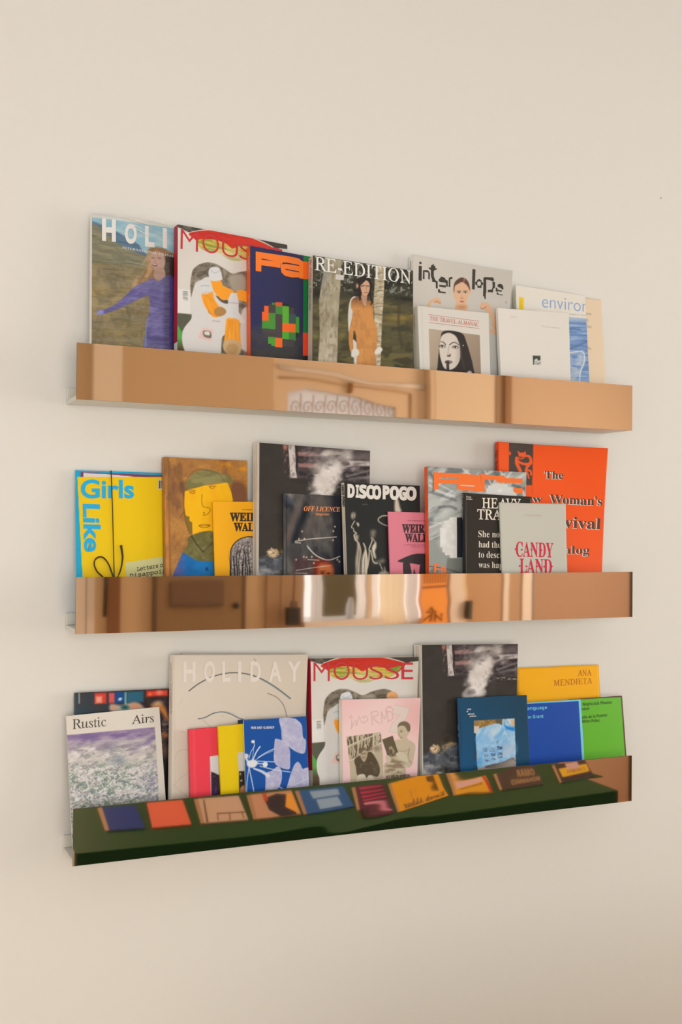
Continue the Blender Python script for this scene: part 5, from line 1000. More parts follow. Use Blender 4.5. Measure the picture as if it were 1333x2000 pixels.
def make_B10():
    B = book('B10', 'zine', 'deep teal booklet with a photo of a knotted pale blue plastic bag', 'zine', (8, 60, 84), cell=.001, crop=CB10, rough=.32)
    P = B['P']; P.fill((0, 72, 108)); P.grad((0, 78, 118), (0, 60, 84), (100, 1200), (1200, 200))
    ph = P.mpoly([(355, 498), (1035, 460), (1065, 1280), (420, 1330), (380, 900)], 1); P.put(ph, (176, 160, 146)); P.put(P.mpoly([(355, 498), (840, 470), (840, 560), (440, 620), (355, 590)], 1), (166, 128, 70)); P.tex((110, 84, 44), 22, 16, 3, P.mpoly([(355, 498), (840, 470), (830, 560), (440, 620), (355, 590)], 2), .9, lo=.45)
    P.poly([(355, 585), (440, 590), (440, 700), (355, 705)], (206, 190, 176), 1.5); P.poly([(360, 700), (400, 720), (400, 1300), (350, 1330), (340, 740)], (0, 70, 104), 1); P.poly([(700, 470), (830, 465), (820, 560), (740, 550)], (96, 84, 66), 3); P.poly([(900, 465), (1035, 460), (1035, 580), (960, 560)], (196, 206, 210), 2); P.poly([(985, 480), (1032, 470), (1034, 580), (985, 560)], (214, 170, 120), 3)
    P.poly([(990, 1110), (1055, 1150), (1060, 1290), (540, 1290), (560, 1240), (900, 1130)], (160, 144, 132), 2); P.grad((100, 92, 88), (170, 156, 144), (760, 1180), (820, 1300), P.mpoly([(560, 1230), (1000, 1090), (1055, 1180), (1060, 1290), (540, 1290)], 3)); P.line([(990, 1115), (1055, 1170)], 7, (70, 60, 56), 1)
    bag = catmull([(390, 900), (385, 760), (430, 650), (520, 600), (660, 560), (770, 545), (850, 590), (860, 480), (880, 470), (930, 540), (1020, 600), (1050, 680), (1058, 1060), (950, 1130), (820, 1190), (640, 1230), (540, 1260), (470, 1290), (420, 1270), (410, 1200), (420, 1100), (400, 1000)], 5, True)
    m = P.mpoly(bag, 1.5)*ph; P.put(m, (140, 184, 216)); P.tex((176, 204, 220), 130, 110, 5, m, .9); P.tex((100, 162, 214), 50, 160, 7, m, .6, ang=25, lo=.52)
    P.blob([(600, 640), (720, 600), (780, 660), (760, 760), (640, 800)], (192, 208, 216), 16, .9); P.blob([(860, 900), (1000, 880), (1050, 920), (1040, 1030), (880, 1060)], (176, 190, 206), 14, .8)
    P.blob([(860, 500), (880, 570), (960, 600), (1035, 610), (1035, 665), (950, 650), (860, 610)], (30, 126, 198), 4); P.line([(860, 600), (800, 700), (720, 780)], (20, 40), (80, 156, 214), 8, .8); P.line([(850, 480), (845, 570), (870, 620)], 22, (160, 206, 236), 3); P.line([(870, 640), (930, 700), (950, 760)], 8, (96, 150, 196), 3); P.ell(458, 1200, 40, 40, (40, 130, 196), 0, 14, .8)
    for a, b, c, d, e in ((510, 955, 575, 1020, .5), (615, 955, 705, 1020, .45), (745, 925, 835, 985, 1), (520, 1062, 600, 1110, .4), (640, 1045, 720, 1095, .8), (755, 1030, 835, 1075, .9), (540, 1145, 620, 1190, .8), (650, 1130, 735, 1165, .7), (755, 1095, 840, 1130, .7), (730, 830, 770, 880, .4)):
        mm = P.mpoly([(a, b), (c, b-8), (c, d-8), (a, d)], 1)*m; P.put(mm, (150, 176, 196), e); P.tex((60, 84, 112), 16, 14, 9, mm, e, lo=.42, hi=.5)
    P.line([(110, 1350), (140, 700), (85, 140)], 26, (0, 48, 76), 6, .5)
    finish(B); W = (226, 214, 200)
    for s, a, b, y in (('this', 245, 308, 315), ('is', 232, 256, 352), ('about', 250, 360, 395), ('pressure', 285, 392, 430)): letter(B, s, (a, y), (b, y-4), 22, W, 'bold', .02)
    for y0, y1 in ((565, 660), (715, 765)): boxes('staple', [((-.0006, .0014, P.uv([(95, y1)])[0][1]), (-.0001, .002, P.uv([(95, y0)])[0][1]))], paint('steel', (200, 200, 205), .3, 1.), B['root'])
    return B
def make_B11():
    B = make_plain('B11', 'softcover_book', 'amber yellow paperback with thin brown serif capitals, rearmost on the lower ledge', 'book', (253, 172, 10), CB11, .5)
    letter(B, 'ANA', (718, 170), (868, 163), 66, (176, 92, 10), 'roman'); letter(B, 'MENDIETA', (458, 276), (876, 250), 64, (176, 92, 10), 'roman'); return B
def make_B12():
    B = book('B12', 'softcover_book', 'royal blue booklet with a pale blue edge and pale blue words', 'book', (120, 196, 226), cell=.0012, crop=CB11, rough=.42)
    P = B['P']; P.fill((128, 200, 226)); P.poly([(-190, 488), (727, 440), (765, 1090), (790, 1500), (-160, 1500)], (0, 70, 158)); finish(B)
    C = (126, 208, 240)
    letter(B, 'Image Language', (-40, 546), (384, 526), 34, C, 'bold', -.01, n=.0005); letter(B, 'John Grant', (115, 636), (344, 621), 36, C, 'bold', -.01, n=.0005); return B
def make_B13():
    B = book('B13', 'softcover_book', 'grass green booklet with a dark brown edge, last on the lower ledge', 'book', (70, 44, 30), cell=.0012, crop=CB11, rough=.42)
    P = B['P']; P.fill((84, 54, 34)); P.poly([(420, 440), (1186, 397), (1232, 1030), (1260, 1400), (460, 1400)], (98, 176, 40)); finish(B)
    K = (36, 66, 34)
    for s, a, b, y, z in (('Chic Nightclub Photos:', 680, 1092, 498, 468), ('A Review', 690, 844, 546, 536), ('Isabelle de la Puente', 690, 1036, 642, 606), ('(White Pube)', 745, 956, 680, 664)): letter(B, s, (a, y), (b, z), 32, K, 'bold', -.012, n=.0005)
    return B
# ================================================================== the room (setting)
YB = -3.2; ZC = 2.9; XL, XR = -1.55, 4.2
WALL = dict(c=(222, 214, 203), rough=.75)
wallm = paint('wall_paint', (224, 216, 204), .8, bump=.12, scale=60, var=.012)
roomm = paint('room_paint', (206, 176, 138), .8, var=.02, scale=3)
struct(boxes('wall_back', [((XL-.1, 0, 0), (XR+.1, .1, ZC))], wallm))
struct(boxes('wall_left', [((XL-.1, YB-.1, 0), (XL, 0, ZC))], wallm))
# right wall with an opening for the added side window
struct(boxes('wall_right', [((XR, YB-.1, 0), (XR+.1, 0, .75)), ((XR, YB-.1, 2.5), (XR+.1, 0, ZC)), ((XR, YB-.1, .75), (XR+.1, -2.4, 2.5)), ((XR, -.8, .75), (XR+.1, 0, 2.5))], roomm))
struct(boxes('floor', [((XL-.1, YB-.1, -.1), (XR+.1, .1, 0))], paint('floor_boards', (226, 176, 128), .55, var=.08, scale=5)))
struct(boxes('ceiling', [((XL-.1, YB-.1, ZC), (XR+.1, .1, ZC+.1))], paint('ceiling_paint', (226, 218, 208), .85)))

def rw(px, py, y=YB):
    p = seen_in_mirror(px, py, 1, y); return float(p[0]), float(p[2])
xd0, xd1 = 1.53, 2.39       # opening of the glazed door in the wall behind the camera
zd1 = 2.36
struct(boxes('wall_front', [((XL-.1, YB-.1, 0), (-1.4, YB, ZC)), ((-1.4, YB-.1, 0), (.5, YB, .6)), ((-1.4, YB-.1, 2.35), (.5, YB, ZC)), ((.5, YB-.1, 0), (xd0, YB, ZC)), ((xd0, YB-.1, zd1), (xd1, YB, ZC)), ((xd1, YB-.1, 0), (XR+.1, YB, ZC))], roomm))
white = paint('white_gloss_paint', (226, 214, 200), .35)
cream = paint('cream_paint', (222, 200, 160), .5)
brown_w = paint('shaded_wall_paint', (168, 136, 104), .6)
dark = paint('dark_metal', (40, 36, 34), .4)
def window(nm, x0, x1, z0, z1, y, axis):
    L = []
    t = .05
    for a in ((x0, z0, x0+t, z1), (x1-t, z0, x1, z1), (x0, z0, x1, z0+t), (x0, z1-t, x1, z1), ((x0+x1)/2-t/2, z0, (x0+x1)/2+t/2, z1)):
        L.append(((a[0], y-.05, a[1]), (a[2], y-.01, a[3])) if axis == 'y' else ((y+.01, a[0], a[1]), (y+.05, a[2], a[3])))
    return struct(boxes(nm, L, white))
struct(boxes('sky_block_1', [((-1.38, YB-.09, .62), (.48, YB-.085, 2.33))], paint('sky_block', (232, 224, 208), .8))); struct(boxes('sky_block_2', [((XR+.085, -2.38, .77), (XR+.09, -.82, 2.48))], paint('sky_block', (232, 224, 208), .8)))  # unseen opaque panels added behind the fill lamps to keep sky light out
window('fill_window_1', -1.4, .5, .6, 2.35, YB, 'y'); window('fill_window_2', -2.4, -.8, .75, 2.5, XR, 'x')  # unseen windows added to frame the fill lamps

# glazed door with an arched pane, seen only in the ledges' mirror fronts
door = struct(empty('door_1', (0, 0, 0)))
ga, gz = rw(562, 764)[0], rw(562, 764)[1]; gb = rw(775, 800)[0]
arch = [(ga, rw(562, 764)[1]+.0), (rw(600, 760)[0], rw(600, 760)[1]+.012), (rw(640, 764)[0], rw(640, 764)[1]+.01), (rw(690, 775)[0], rw(690, 775)[1]+.0), (rw(735, 788)[0], rw(735, 788)[1]-.004), (gb, rw(775, 793)[1]-.006)]
yd = YB+.0
outer = [(xd0, 1.62), (ga, 1.62)]+arch+[(gb, 1.62), (xd1, 1.62), (xd1, zd1), (xd0, zd1)]
doorm = paint('door_paint', (222, 196, 164), .45)
prism('door_leaf', outer, 'y', yd-.05, yd-.005, doorm, door)
# mouldings round the arch
def rail(name, pts, r, mat, parent, y=yd): return tube(name, [(a, y, b) for a, b in pts], r, mat, parent, 8)
top = [rw(545, 716), rw(580, 722), rw(620, 726), rw(660, 731), rw(690, 738), rw(730, 750), rw(780, 757), rw(830, 758)]
rail('cornice_moulding', top, .012, white, door)
low = [rw(545, 737), rw(600, 739), rw(660, 746), rw(700, 753), rw(740, 764), rw(800, 770)]
rail('arch_moulding', low, .005, paint('moulding_shade', (196, 160, 120), .5), door)
rail('side_moulding', [rw(804, 770), (rw(804, 800)[0], 1.7)], .006, paint('moulding_shade', (196, 160, 120), .5), door)
hk = rw(683, 749); boxes('latch', [((hk[0]-.008, yd, hk[1]-.05), (hk[0]+.008, yd+.02, hk[1]+.012))], paint('brass', (150, 100, 50), .4, .6), door)
glass, nt, p = nodes('window_glass'); p.inputs['Transmission Weight'].default_value = 1; p.inputs['Roughness'].default_value = .05; p.inputs['IOR'].default_value = 1.02
frost = paint('curtain_voile', (226, 214, 208), .9)
boxes('upper_pane', [((ga-.01, yd-.04, 1.62), (gb+.01, yd-.034, gz+.03))], glass, door)
# wrought scroll grille in front of the pane
iron = paint('pale_iron', (196, 180, 172), .5)
zb = 2.0
for i in range(9):
    cx = ga+.04+i*(gb-ga-.06)/8; rr = .028
    pts = [(cx+rr*math.cos(t*.7)*(1-t/14), yd-.012, zb+.09+rr*math.sin(t*.7)*(1-t/14)*1.5) for t in range(12)]
    tube('grille_scroll', pts, .004, iron, door, 5); tube('grille_bar', [(cx+.03, yd-.012, 1.7), (cx+.03, yd-.012, zb+.16)], .004, iron, door, 5)
# lower part of the door: stiles, panes
def strip(name, a, b, mat, z0=.5, z1=1.62, y=None, parent=door, d=.03):
    xa, xb = rw(a, 1170, y or YB)[0], rw(b, 1170, y or YB)[0]
    yy = y if y is not None else yd
    return boxes(name, [((xa, yy-.0, z0), (xb, yy+d, z1))], mat, parent)
zs = rw(650, 1212)[1]
boxes('mid_rail', [((xd0, yd-.05, 1.55), (xd1, yd-.005, 1.63))], doorm, door)
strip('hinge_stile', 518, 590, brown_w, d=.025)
def voile(c):
    m, nt, p = nodes('voile'); tr = nt.nodes.new('ShaderNodeBsdfTranslucent'); tr.inputs[0].default_value = (*c, 1)
    df = nt.nodes.new('ShaderNodeBsdfDiffuse'); df.inputs[0].default_value = (*c, 1); mx = nt.nodes.new('ShaderNodeMixShader'); mx.inputs[0].default_value = .7
    nt.links.new(df.outputs[0], mx.inputs[1]); nt.links.new(tr.outputs[0], mx.inputs[2]); nt.links.new(mx.outputs[0], nt.nodes['Material Output'].inputs[0]); return m
voile_u, voile_w, voile_c = voile((.9, .9, .9)), voile((.95, .93, .9)), voile((.93, .8, .56))
def sheer(name, a, b, mat, z0=.5, z1=1.56):
    xa, xb = rw(a, 1170)[0], rw(b, 1170)[0]
    n = 12; P = [(xa+(xb-xa)*i/n, YB-.03+.006*math.sin(i*1.9)) for i in range(n+1)]
    V = [(x, y, z) for z in (z0, z1) for x, y in P]; link(name, V, [(i, i+1, i+n+2, i+n+1) for i in range(n)], mat, door, True)
sheer('added_voile', 530, 860, voile_u, 1.64, zd1); sheer('added_voile', 612, 635, voile_w); sheer('added_voile', 701, 746, voile_w); strip('stile_bead', 714, 722, doorm)  # translucent sheets added to carry daylight: upper dims the pane, others form bright bands
boxes('bottom_panel', [((rw(590, 1170)[0], yd, .3), (rw(744, 1170)[0], yd+.04, zs))], white, door)
boxes('lower_pane', [((rw(590, 1170)[0], yd-.03, zs), (rw(700, 1170)[0], yd-.024, 1.56))], glass, door)
sheer('added_voile', 747, 798, voile_c); sheer('added_voile', 799, 823, voile_w)
boxes('threshold_panel', [((xd0, yd-.05, 0), (xd1, yd-.01, .5))], doorm, door)
# things outside the pane
xa, xb = rw(634, 1170, YB-.7)[0], rw(706, 1170, YB-.7)[0]
hedge = tag(boxes('garden_wall', [((xa, YB-.85, 0), (xb, YB-.7, 1.56))], paint('lichen_render', (128, 116, 84), .9, var=.25, scale=6)), 'brown rendered garden wall outside the glazed door', 'wall')
bx, bz = rw(684, 1200, YB-.12)
lathe('bottle', [(.0, 0), (.02, 0), (.021, .05), (.018, .075), (.012, .09), (.012, .1), (0, .1)], (bx, YB-.12, zs-.01+.0), paint('white_plastic', (226, 218, 208), .3))
bpy.data.objects['bottle'] and tag(bpy.data.objects['bottle'], 'small white bottle on the sill behind the glazed door', 'bottle')
struct(boxes('trim_1', [((xd0-.1, YB-.35, zs-.06), (xd1, YB-.05, zs-.01))], white))
struct(boxes('ground', [((-8, YB-8, -.2), (10, YB-.1, -.1))], paint('paving', (150, 145, 136), .9)))
# orange sign board with scrawled letters
sa, sb = rw(826, 1170, YB+.06)[0], rw(874, 1170, YB+.06)[0]
ob = empty('sign_board', ((sa+sb)/2, YB+.03, 1.0), 'orange sign board with scrawled brown letters hanging beside the door', 'sign')
def local(o, name, lst, mat):
    L = [tuple(tuple(c-q for c, q in zip(pt, o.location)) for pt in bb) for bb in lst]; return boxes(name, L, mat, o)
local(ob, 'panel', [((sa, YB+.03, .8), (sb, YB+.06, 1.5))], paint('orange_board', (246, 160, 70), .5))
br = paint('scrawl_brown', (150, 84, 40), .5)
zt = rw(850, 1148, YB+.06)[1]
local(ob, 'dark_strip', [((sa, YB+.06, zt-.006), (sb, YB+.063, zt+.006))], br)
for i in range(9):
    x = sa+.01+i*(sb-sa-.02)/8; local(ob, 'barcode_bar', [((x-.003, YB+.06, zt+.02), (x+.003, YB+.062, zt+.3))], br)
def scr(pts): tube('scrawl', [(rw(a, b, YB+.063)[0]-ob.location.x, YB+.064-ob.location.y, rw(a, b, YB+.063)[1]-ob.location.z) for a, b in pts], .004, br, ob, 5)
scr([(845, 1178), (832, 1196), (846, 1192)]); scr([(846, 1182), (840, 1218)]); scr([(842, 1200), (826, 1216)]); scr([(851, 1186), (849, 1218)]); scr([(864, 1194), (862, 1216), (850, 1198)])
# door and panel edges right of the sign
d2 = struct(empty('door_2', (0, 0, 0)))
strip('cream_edge', 875, 900, white, 0, 1.62, parent=d2); strip('door_edge', 900, 906, doorm, 0, 1.62, parent=d2); strip('leaf', 906, 980, paint('tan_door', (188, 148, 108), .5), 0, 1.62, parent=d2, d=.02)
hx, hz = rw(906, 1187); boxes('handle', [((hx-.01, YB+.03, hz-.045), (hx+.012, YB+.07, hz+.045))], dark, d2)
strip('architrave', 978, 988, white, 0, 1.62, parent=d2); strip('reveal', 988, 1013, paint('tan_reveal', (180, 146, 112), .5), 0, 1.62, parent=d2); strip('architrave', 1013, 1031, white, 0, 1.62, parent=d2, d=.04); strip('shadow_gap', 1031, 1036, dark, 0, 1.62, parent=d2)
strip('shadow_gap', 1227, 1234, dark, 0, 1.62, parent=d2); strip('side_panel', 1036, 1226, paint('tan_panel', (176, 142, 116), .6), 0, 1.62, parent=d2, d=.02)
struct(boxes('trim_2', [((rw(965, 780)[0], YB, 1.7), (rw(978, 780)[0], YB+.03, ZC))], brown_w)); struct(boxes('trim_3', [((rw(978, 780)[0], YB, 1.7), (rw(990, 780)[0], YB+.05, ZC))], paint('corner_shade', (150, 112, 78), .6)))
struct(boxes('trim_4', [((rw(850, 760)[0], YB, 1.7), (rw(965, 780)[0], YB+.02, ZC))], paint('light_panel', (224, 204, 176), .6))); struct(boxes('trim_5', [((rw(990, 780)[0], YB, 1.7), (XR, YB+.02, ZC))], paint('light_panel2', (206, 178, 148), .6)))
struct(boxes('trim_6', [((rw(835, 760)[0], YB, 1.7), (rw(843, 760)[0], YB+.05, ZC))], doorm))
# left of the glazed door: cupboard door with flap and keyhole, pier, cable
cab = empty('wall_cupboard', (rw(388, 1180)[0], YB, .4), 'tan flush cupboard with a dark letter flap and keyhole beside the glazed door', 'cupboard')
tan = paint('cupboard_paint', (140, 112, 80), .55)
ca, cb_ = rw(303, 1180)[0], rw(470, 1180)[0]
local(cab, 'body', [((ca, YB, .4), (cb_, YB+.03, 1.315))], tan)
local(cab, 'edge_strip', [((ca-.014, YB, .4), (ca, YB+.034, 1.315))], paint('edge_brown', (98, 76, 56), .5)); local(cab, 'edge_strip', [((cb_, YB, .4), (cb_+.014, YB+.034, 1.315))], paint('edge_brown', (98, 76, 56), .5)); local(cab, 'top_strip', [((ca, YB, 1.315), (cb_, YB+.036, 1.33))], paint('edge_tan', (170, 128, 84), .5))
fa, fb = rw(330, 1150)[0], rw(432, 1150)[0]; f0, f1 = rw(380, 1180)[1], rw(380, 1134)[1]
local(cab, 'flap', [((fa, YB+.03, f0), (fb, YB+.042, f1))], paint('flap_brown', (112, 86, 68), .45)); local(cab, 'flap_lip', [((fa, YB+.03, f0-.008), (fb, YB+.05, f0))], paint('edge_brown', (98, 76, 56), .5))
kx, kz = rw(457, 1182); kh = lathe('keyhole', [(0, 0), (.014, 0), (.014, .012), (0, .012)], (0, 0, 0), dark, cab, 14); kh.location = (kx-cab.location.x, YB+.03-cab.location.y, kz-cab.location.z); kh.rotation_euler = (-R90, 0, 0)
struct(boxes('trim_7', [((rw(165, 1180)[0], YB, 0), (rw(180, 1180)[0], YB+.05, 1.62))], white)); struct(boxes('trim_8', [((rw(150, 1180)[0]-.1, YB, 0), (rw(163, 1180)[0], YB+.05, 1.62))], white))
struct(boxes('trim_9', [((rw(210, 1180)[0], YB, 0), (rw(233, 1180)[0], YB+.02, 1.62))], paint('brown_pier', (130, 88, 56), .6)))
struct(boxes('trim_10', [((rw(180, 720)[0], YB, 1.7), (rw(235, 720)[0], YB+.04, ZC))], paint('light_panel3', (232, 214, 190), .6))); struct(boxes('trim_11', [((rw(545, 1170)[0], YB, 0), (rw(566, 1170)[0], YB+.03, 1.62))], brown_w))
cx_, cz_ = rw(197, 1180)
o = tag(tube('black_cord', [(cx_, YB+.08, 1.62), (cx_+.003, YB+.08, 1.25), (cx_, YB+.08, cz_-.05)], .009, dark), 'thick black cord hanging down the wall left of the cupboard', 'cord')
pl = empty('power_adapter', (rw(573, 1205, YB+.08)[0], YB+.06, 1.1), 'black power adapter hanging on a thin brown cable', 'adapter')
q = rw(573, 1205, YB+.08); local(pl, 'body', [((q[0]-.032, YB+.06, q[1]-.04), (q[0]+.03, YB+.1, q[1]+.045))], dark); local(pl, 'plug', [((q[0]-.012, YB+.07, q[1]+.045), (q[0]+.018, YB+.09, q[1]+.075))], paint('plug_brown', (110, 84, 66), .5))
tube('cable', [(0, .02, q[1]+.07-1.1), (.004, .02, .35), (0, .02, .52)], .004, paint('cable_brown', (120, 76, 40), .5), pl, 6)

# ---- green display table below the ledges with ten books, seen in the lower ledge's mirror front
ZT = .74
def tb(px, py, z=ZT): p = seen_in_mirror(px, py, 2, z); return float(p[0]), float(p[1])
fl, fm, fr = tb(150, 1667), tb(760, 1606), tb(1208, 1544); front = max(fl[1], fm[1], fr[1]); xl = fl[0]; xr = fr[0]
yn = tb(1199, 1514)[1]; xn = tb(1181, 1517)[0]
green = paint('green_paint', (4, 68, 30), .55, var=.08, scale=8, spec=.15)
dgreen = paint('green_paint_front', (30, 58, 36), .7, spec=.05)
tbl = empty('display_table', ((xl+xr)/2, front-.35, 0), 'dark green painted display table with rows of books on it', 'table')
tx, ty, tz = tbl.location
outl = [fl, fm, fr, (xr+.01, yn), (xn, yn), (xn-.05, front-.95), (xl, front-.95)]
prism('tabletop', [(a-tx, b-ty) for a, b in outl], 'z', ZT-.003, ZT, green, tbl)
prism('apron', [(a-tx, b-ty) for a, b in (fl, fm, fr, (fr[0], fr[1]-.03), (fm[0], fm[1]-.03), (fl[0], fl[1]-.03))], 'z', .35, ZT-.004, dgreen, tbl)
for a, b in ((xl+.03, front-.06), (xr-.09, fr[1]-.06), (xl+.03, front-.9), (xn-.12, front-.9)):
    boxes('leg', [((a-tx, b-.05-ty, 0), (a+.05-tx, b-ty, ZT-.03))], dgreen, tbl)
TBK = [ # seen in the mirror: lower-left, lower-right, upper-left, upper-right px of the cover, spine side, colour, label
 ((213, 1621), (283, 1616), (199, 1577), (277, 1571), (16, 48, 98), 'navy'), ((298, 1616), (374, 1609), (287, 1568), (364, 1562), (224, 96, 58), 'terracotta orange'),
 ((400, 1607), (485, 1600), (388, 1560), (476, 1552), (202, 156, 112), 'kraft brown'), ((502, 1599), (588, 1589), (490, 1552), (572, 1545), (196, 138, 92), 'tan and black'),
 ((600, 1589), (694, 1579), (584, 1544), (674, 1535), (34, 84, 120), 'steel blue'), ((706, 1587), (766, 1578), (694, 1537), (750, 1529), (84, 30, 42), 'black and crimson'),
 ((779, 1577), (876, 1553), (764, 1530), (858, 1517), (224, 146, 16), 'mustard yellow'), ((893, 1556), (963, 1546), (880, 1514), (942, 1505), (222, 150, 30), 'orange and pink'),
 ((982, 1542), (1062, 1530), (968, 1506), (1052, 1495), (70, 52, 40), 'dark brown'), ((1098, 1527), (1160, 1514), (1084, 1494), (1140, 1482), (48, 36, 34), 'black and gold')]
tb_objs = []
def tint(c):
    l = lin(c)/np.array([.95, .78, .52]); l = np.clip(l, 0, 1); return tuple(float(v) for v in np.where(l <= .0031308, l*12.92, 1.055*l**(1/2.4)-.055)*255)
for i, (a, b, c, d, col, nm) in enumerate(TBK):
    h = .004; A, Bq, C, D_ = (np.array(tb(*q, z=ZT+h)) for q in (a, b, c, d))
    e = (C-A); C = A+e*1.0; D2 = Bq+e
    # continue the book beyond the part the mirror shows
    ln = np.linalg.norm(e); want = max(.2, ln); e = e/ln*want
    P4 = [A, Bq, Bq+e, A+e]; cxy = sum(P4)/4; col = tint(col)
    r_ = empty('table_book', (cxy[0], cxy[1], ZT), f'{nm} covered book lying flat on the green table', 'book', 'books laid out on the green table')
    loc = [(p_[0]-cxy[0], p_[1]-cxy[1]) for p_ in P4]
    prism('page_block', [(x*.985, y*.985) for x, y in loc], 'z', .0012, h-.0012, page_mat(), r_)
    prism('front_cover', loc, 'z', h-.0012, h, paint('table_cover', col, .6, spec=.12), r_); prism('back_cover', loc, 'z', .0, .0012, paint('table_cover', col, .6, spec=.12), r_)
    f = (Bq-A)/np.linalg.norm(Bq-A)*.009
    if i != 1: prism('spine', [(q[0]-cxy[0], q[1]-cxy[1]) for q in (A-f, A-f*.02, A+e-f*.02, A+e-f*1.3)], 'z', 0, h*.9, ink((176, 136, 96), .5), r_)
    tb_objs.append((r_, A, Bq, e))
def tshape(i, pts, col, name='printed_shape', dz=.0004):
    r_ = tb_objs[i][0]; q = [tb(*p_, z=ZT+.004) for p_ in pts]
    L = [(x-r_.location.x, y-r_.location.y) for x, y in q]; prism(name, L, 'z', .0041, .0041+dz, paint('table_print', tint(col), .6, spec=.12), r_)
def ttext(i, s, p0, p1, up, col, style='serif'):
    r_ = tb_objs[i][0]; V, F = text_mesh(s, style, 0., 2); q = [np.array(tb(*p_, z=ZT+.0045)) for p_ in (p0, p1, (p0[0]+up[0], p0[1]+up[1]))]
    x0, x1 = V[:, 0].min(), V[:, 0].max(); a = ((V[:, 0]-x0)/(x1-x0))[:, None]; b = (V[:, 1]/.69)[:, None]
    W = q[0]+a*(q[1]-q[0])+b*(q[2]-q[0]); L = [(x-r_.location.x, y-r_.location.y, .0049) for x, y in W]
    link('lettering', L, F, ink(col), r_)
tshape(2, [(404, 1606), (408, 1606), (400, 1562), (397, 1562)], (110, 76, 50))
for p_ in ([(424, 1588), (478, 1585), (479, 1587), (425, 1590)], [(424, 1588), (426, 1588), (428, 1602), (426, 1602)], [(448, 1588), (450, 1588), (451, 1602), (449, 1602)], [(471, 1585), (473, 1585), (478, 1598), (476, 1598)]): tshape(2, p_, (120, 80, 52))
tshape(3, [(516, 1560), (526, 1582), (548, 1594), (580, 1590), (566, 1552), (540, 1550)], (44, 36, 38)); tshape(3, [(560, 1550), (570, 1549), (584, 1584), (582, 1588), (558, 1576)], (236, 150, 50), dz=.0007); tshape(3, [(512, 1550), (520, 1549), (524, 1564), (517, 1566)], (190, 70, 40), dz=.0007)
for p_, u in (([(605, 1546), (660, 1541), (664, 1552), (612, 1560)], 0), ([(618, 1562), (660, 1556), (670, 1574), (626, 1581)], 0)): tshape(4, p_, (140, 160, 170))
for k in range(5): tshape(5, [(700+k*3, 1538+k*9), (744+k*4, 1534+k*9), (748+k*4, 1536+k*9), (704+k*3, 1543+k*9)], (176, 50, 66) if k < 4 else (210, 120, 120))
ttext(6, 'Kaveh Akbar', (868, 1549), (786, 1572), (-4, -15), (60, 38, 10)); tshape(6, [(835, 1524), (850, 1522), (853, 1532), (838, 1534)], (90, 60, 16))
tshape(7, [(884, 1516), (936, 1509), (944, 1526), (890, 1535)], (214, 160, 130)); ttext(7, 'ESSAYS', (944, 1536), (900, 1543), (-1, -6), (120, 70, 20)); tshape(7, [(938, 1506), (942, 1505), (963, 1546), (958, 1547)], (190, 40, 36))
ttext(8, 'OMAR', (1046, 1514), (1012, 1520), (-2, -9), (176, 140, 96), 'bold'); ttext(8, 'MOHAMMED', (1056, 1524), (1000, 1534), (-2, -8), (176, 140, 96), 'bold')
tshape(9, [(1092, 1502), (1146, 1492), (1152, 1506), (1100, 1518)], (222, 160, 30)); tshape(9, [(1104, 1492), (1128, 1488), (1134, 1500), (1110, 1504)], (200, 150, 120), dz=.0007); ttext(9, 'COURTS', (1144, 1504), (1108, 1511), (-1, -6), (120, 80, 20))

# ================================================================== picture ledges
m, nt, p = nodes('copper_mirror'); p.inputs['Metallic'].default_value = 1; p.inputs['Base Color'].default_value = (.88, .64, .455, 1); p.inputs['Roughness'].default_value = .03
COPPER = m
edge_m = paint('mirror_edge', (96, 70, 50), .4)
ledge_m = paint('ledge_white', (222, 212, 194), .5)
LX = 1.15
def ledge(nm, zb, x0, label, wob):
    root = empty('picture_ledge', (x0, 0, zb), label, 'shelf', None)
    D = .0955; h = .0941
    boxes('shelf_board', [((0.0, -D+.008, 0), (LX, -.0005, .0075))], ledge_m, root, .0012)
    boxes('back_board', [((0.0, -.0095, .0076), (LX, -.0005, .028))], ledge_m, root, .001)
    boxes('front_lip', [((0.0, -D+.0031, 0), (LX, -D+.0078, .024))], ledge_m, root, .001)
    # mirror front: a thin, very slightly wavy acrylic panel
    nu, nv = 230, 12; V, F = [], []
    for j in range(nv+1):
        for i in range(nu+1):
            s, t = i/nu, j/nv; d = 0
            for (cx, wx, amp, tw) in wob: d += amp*math.exp(-((s-cx-tw*(t-.5))/wx)**2)
            V.append((-.0008+s*(LX+.0016), -D-d, t*h))
    for j in range(nv):
        for i in range(nu): q = j*(nu+1)+i; F.append((q, q+1, q+nu+2, q+nu+1))
    link('mirror_front', V, F, COPPER, root, smooth=True)['label'] = 'copper tinted mirror panel'
    boxes('panel_core', [((-.0008, -D+.0006, 0), (LX+.0008, -D+.003, h))], edge_m, root)
    return root
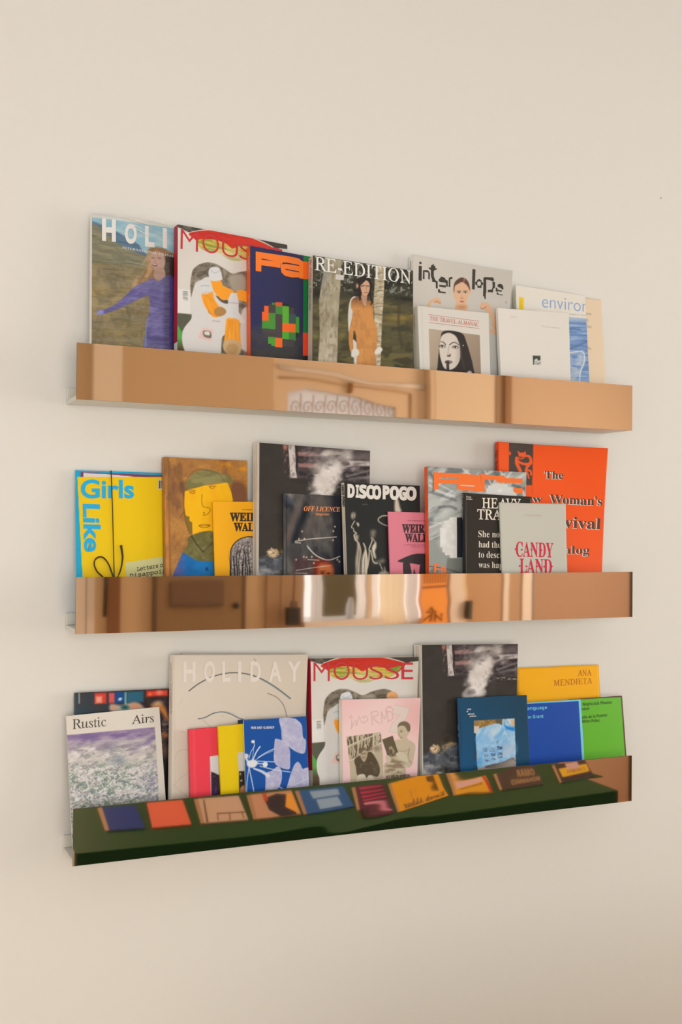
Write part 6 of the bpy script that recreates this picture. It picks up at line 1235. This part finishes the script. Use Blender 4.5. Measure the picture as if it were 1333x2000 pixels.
ledge('ledge_t', .3893+Z0, -.004, 'top picture ledge with a copper mirror front reflecting an arched doorway', [(.45, .06, .00006, .2), (.62, .05, -.00005, 0)])
ledge('ledge_m', 0.0+Z0, -.0006, 'middle picture ledge with a copper mirror front reflecting a cupboard and orange sign', [(.5, .06, .00005, -.3), (.6, .05, -.00004, .25)])
ledge('ledge_b', -.3824+Z0, 0., 'bottom picture ledge with a copper mirror front reflecting a green table of books', [(.12, .08, .00003, 0), (.5, .05, -.00012, .3), (.6, .04, .00008, .3)])

# ================================================================== all the books
BOOKS = [
 make_T1(), make_mousse('T2', 'white magazine with red title over a mask shape full of cigarettes, top ledge', CT2), make_T3(), make_T5(), make_T6(), make_T7(), make_T8(), make_T9(), make_T10(),
 make_M2(), make_M3(), make_M4(), make_smoke('M5', 'large dark art magazine with white smoke and a kitten, middle ledge behind two black magazines'), make_M6(), make_M7(), make_M8(), make_M9(), make_M10(), make_M11(), make_M12(),
 make_B1(), make_B2(), make_plain('B3b', 'magazine', 'beige magazine hidden behind the one with brush-drawn lines, only its top edge showing', 'magazine', (214, 200, 182), CB3), make_B3(), make_B4(), make_B5(),
 make_plain('B6b', 'zine', 'navy booklet of which a dark corner shows between the yellow and cobalt booklets', 'zine', (24, 48, 78), CB4), make_B6(),
 make_plain('B7b', 'magazine', 'white magazine tucked behind the mask magazine on the lower ledge', 'magazine', (220, 208, 192), CB7),
 make_mousse('B7', 'white magazine with red title over a mask shape, half behind the pink magazine', CB7), make_B8(),
 make_smoke('B9', 'large dark art magazine with white smoke and a kitten, lower ledge behind the teal booklet'), make_B10(), make_B11(), make_B12(), make_B13()]
for B in BOOKS:
    del B['root']['_inv']
# fine dust speck on the wall above the ledges
sp = CAMP+pix_dir((1292, 387))[0]*1; d = pix_dir((1292, 387))[0]; t = -CAMP[1]/d[1]; P0 = CAMP+d*t
mk = lathe('nail_head', [(0, 0), (.0016, 0), (.0013, .001), (0, .0012)], (0, 0, 0), paint('nail', (150, 138, 122), .6), None, 10)
mk.location = P0; mk.rotation_euler = (R90, 0, 0); tag(mk, 'tiny nail head in the bare wall above the ledges', 'nail')
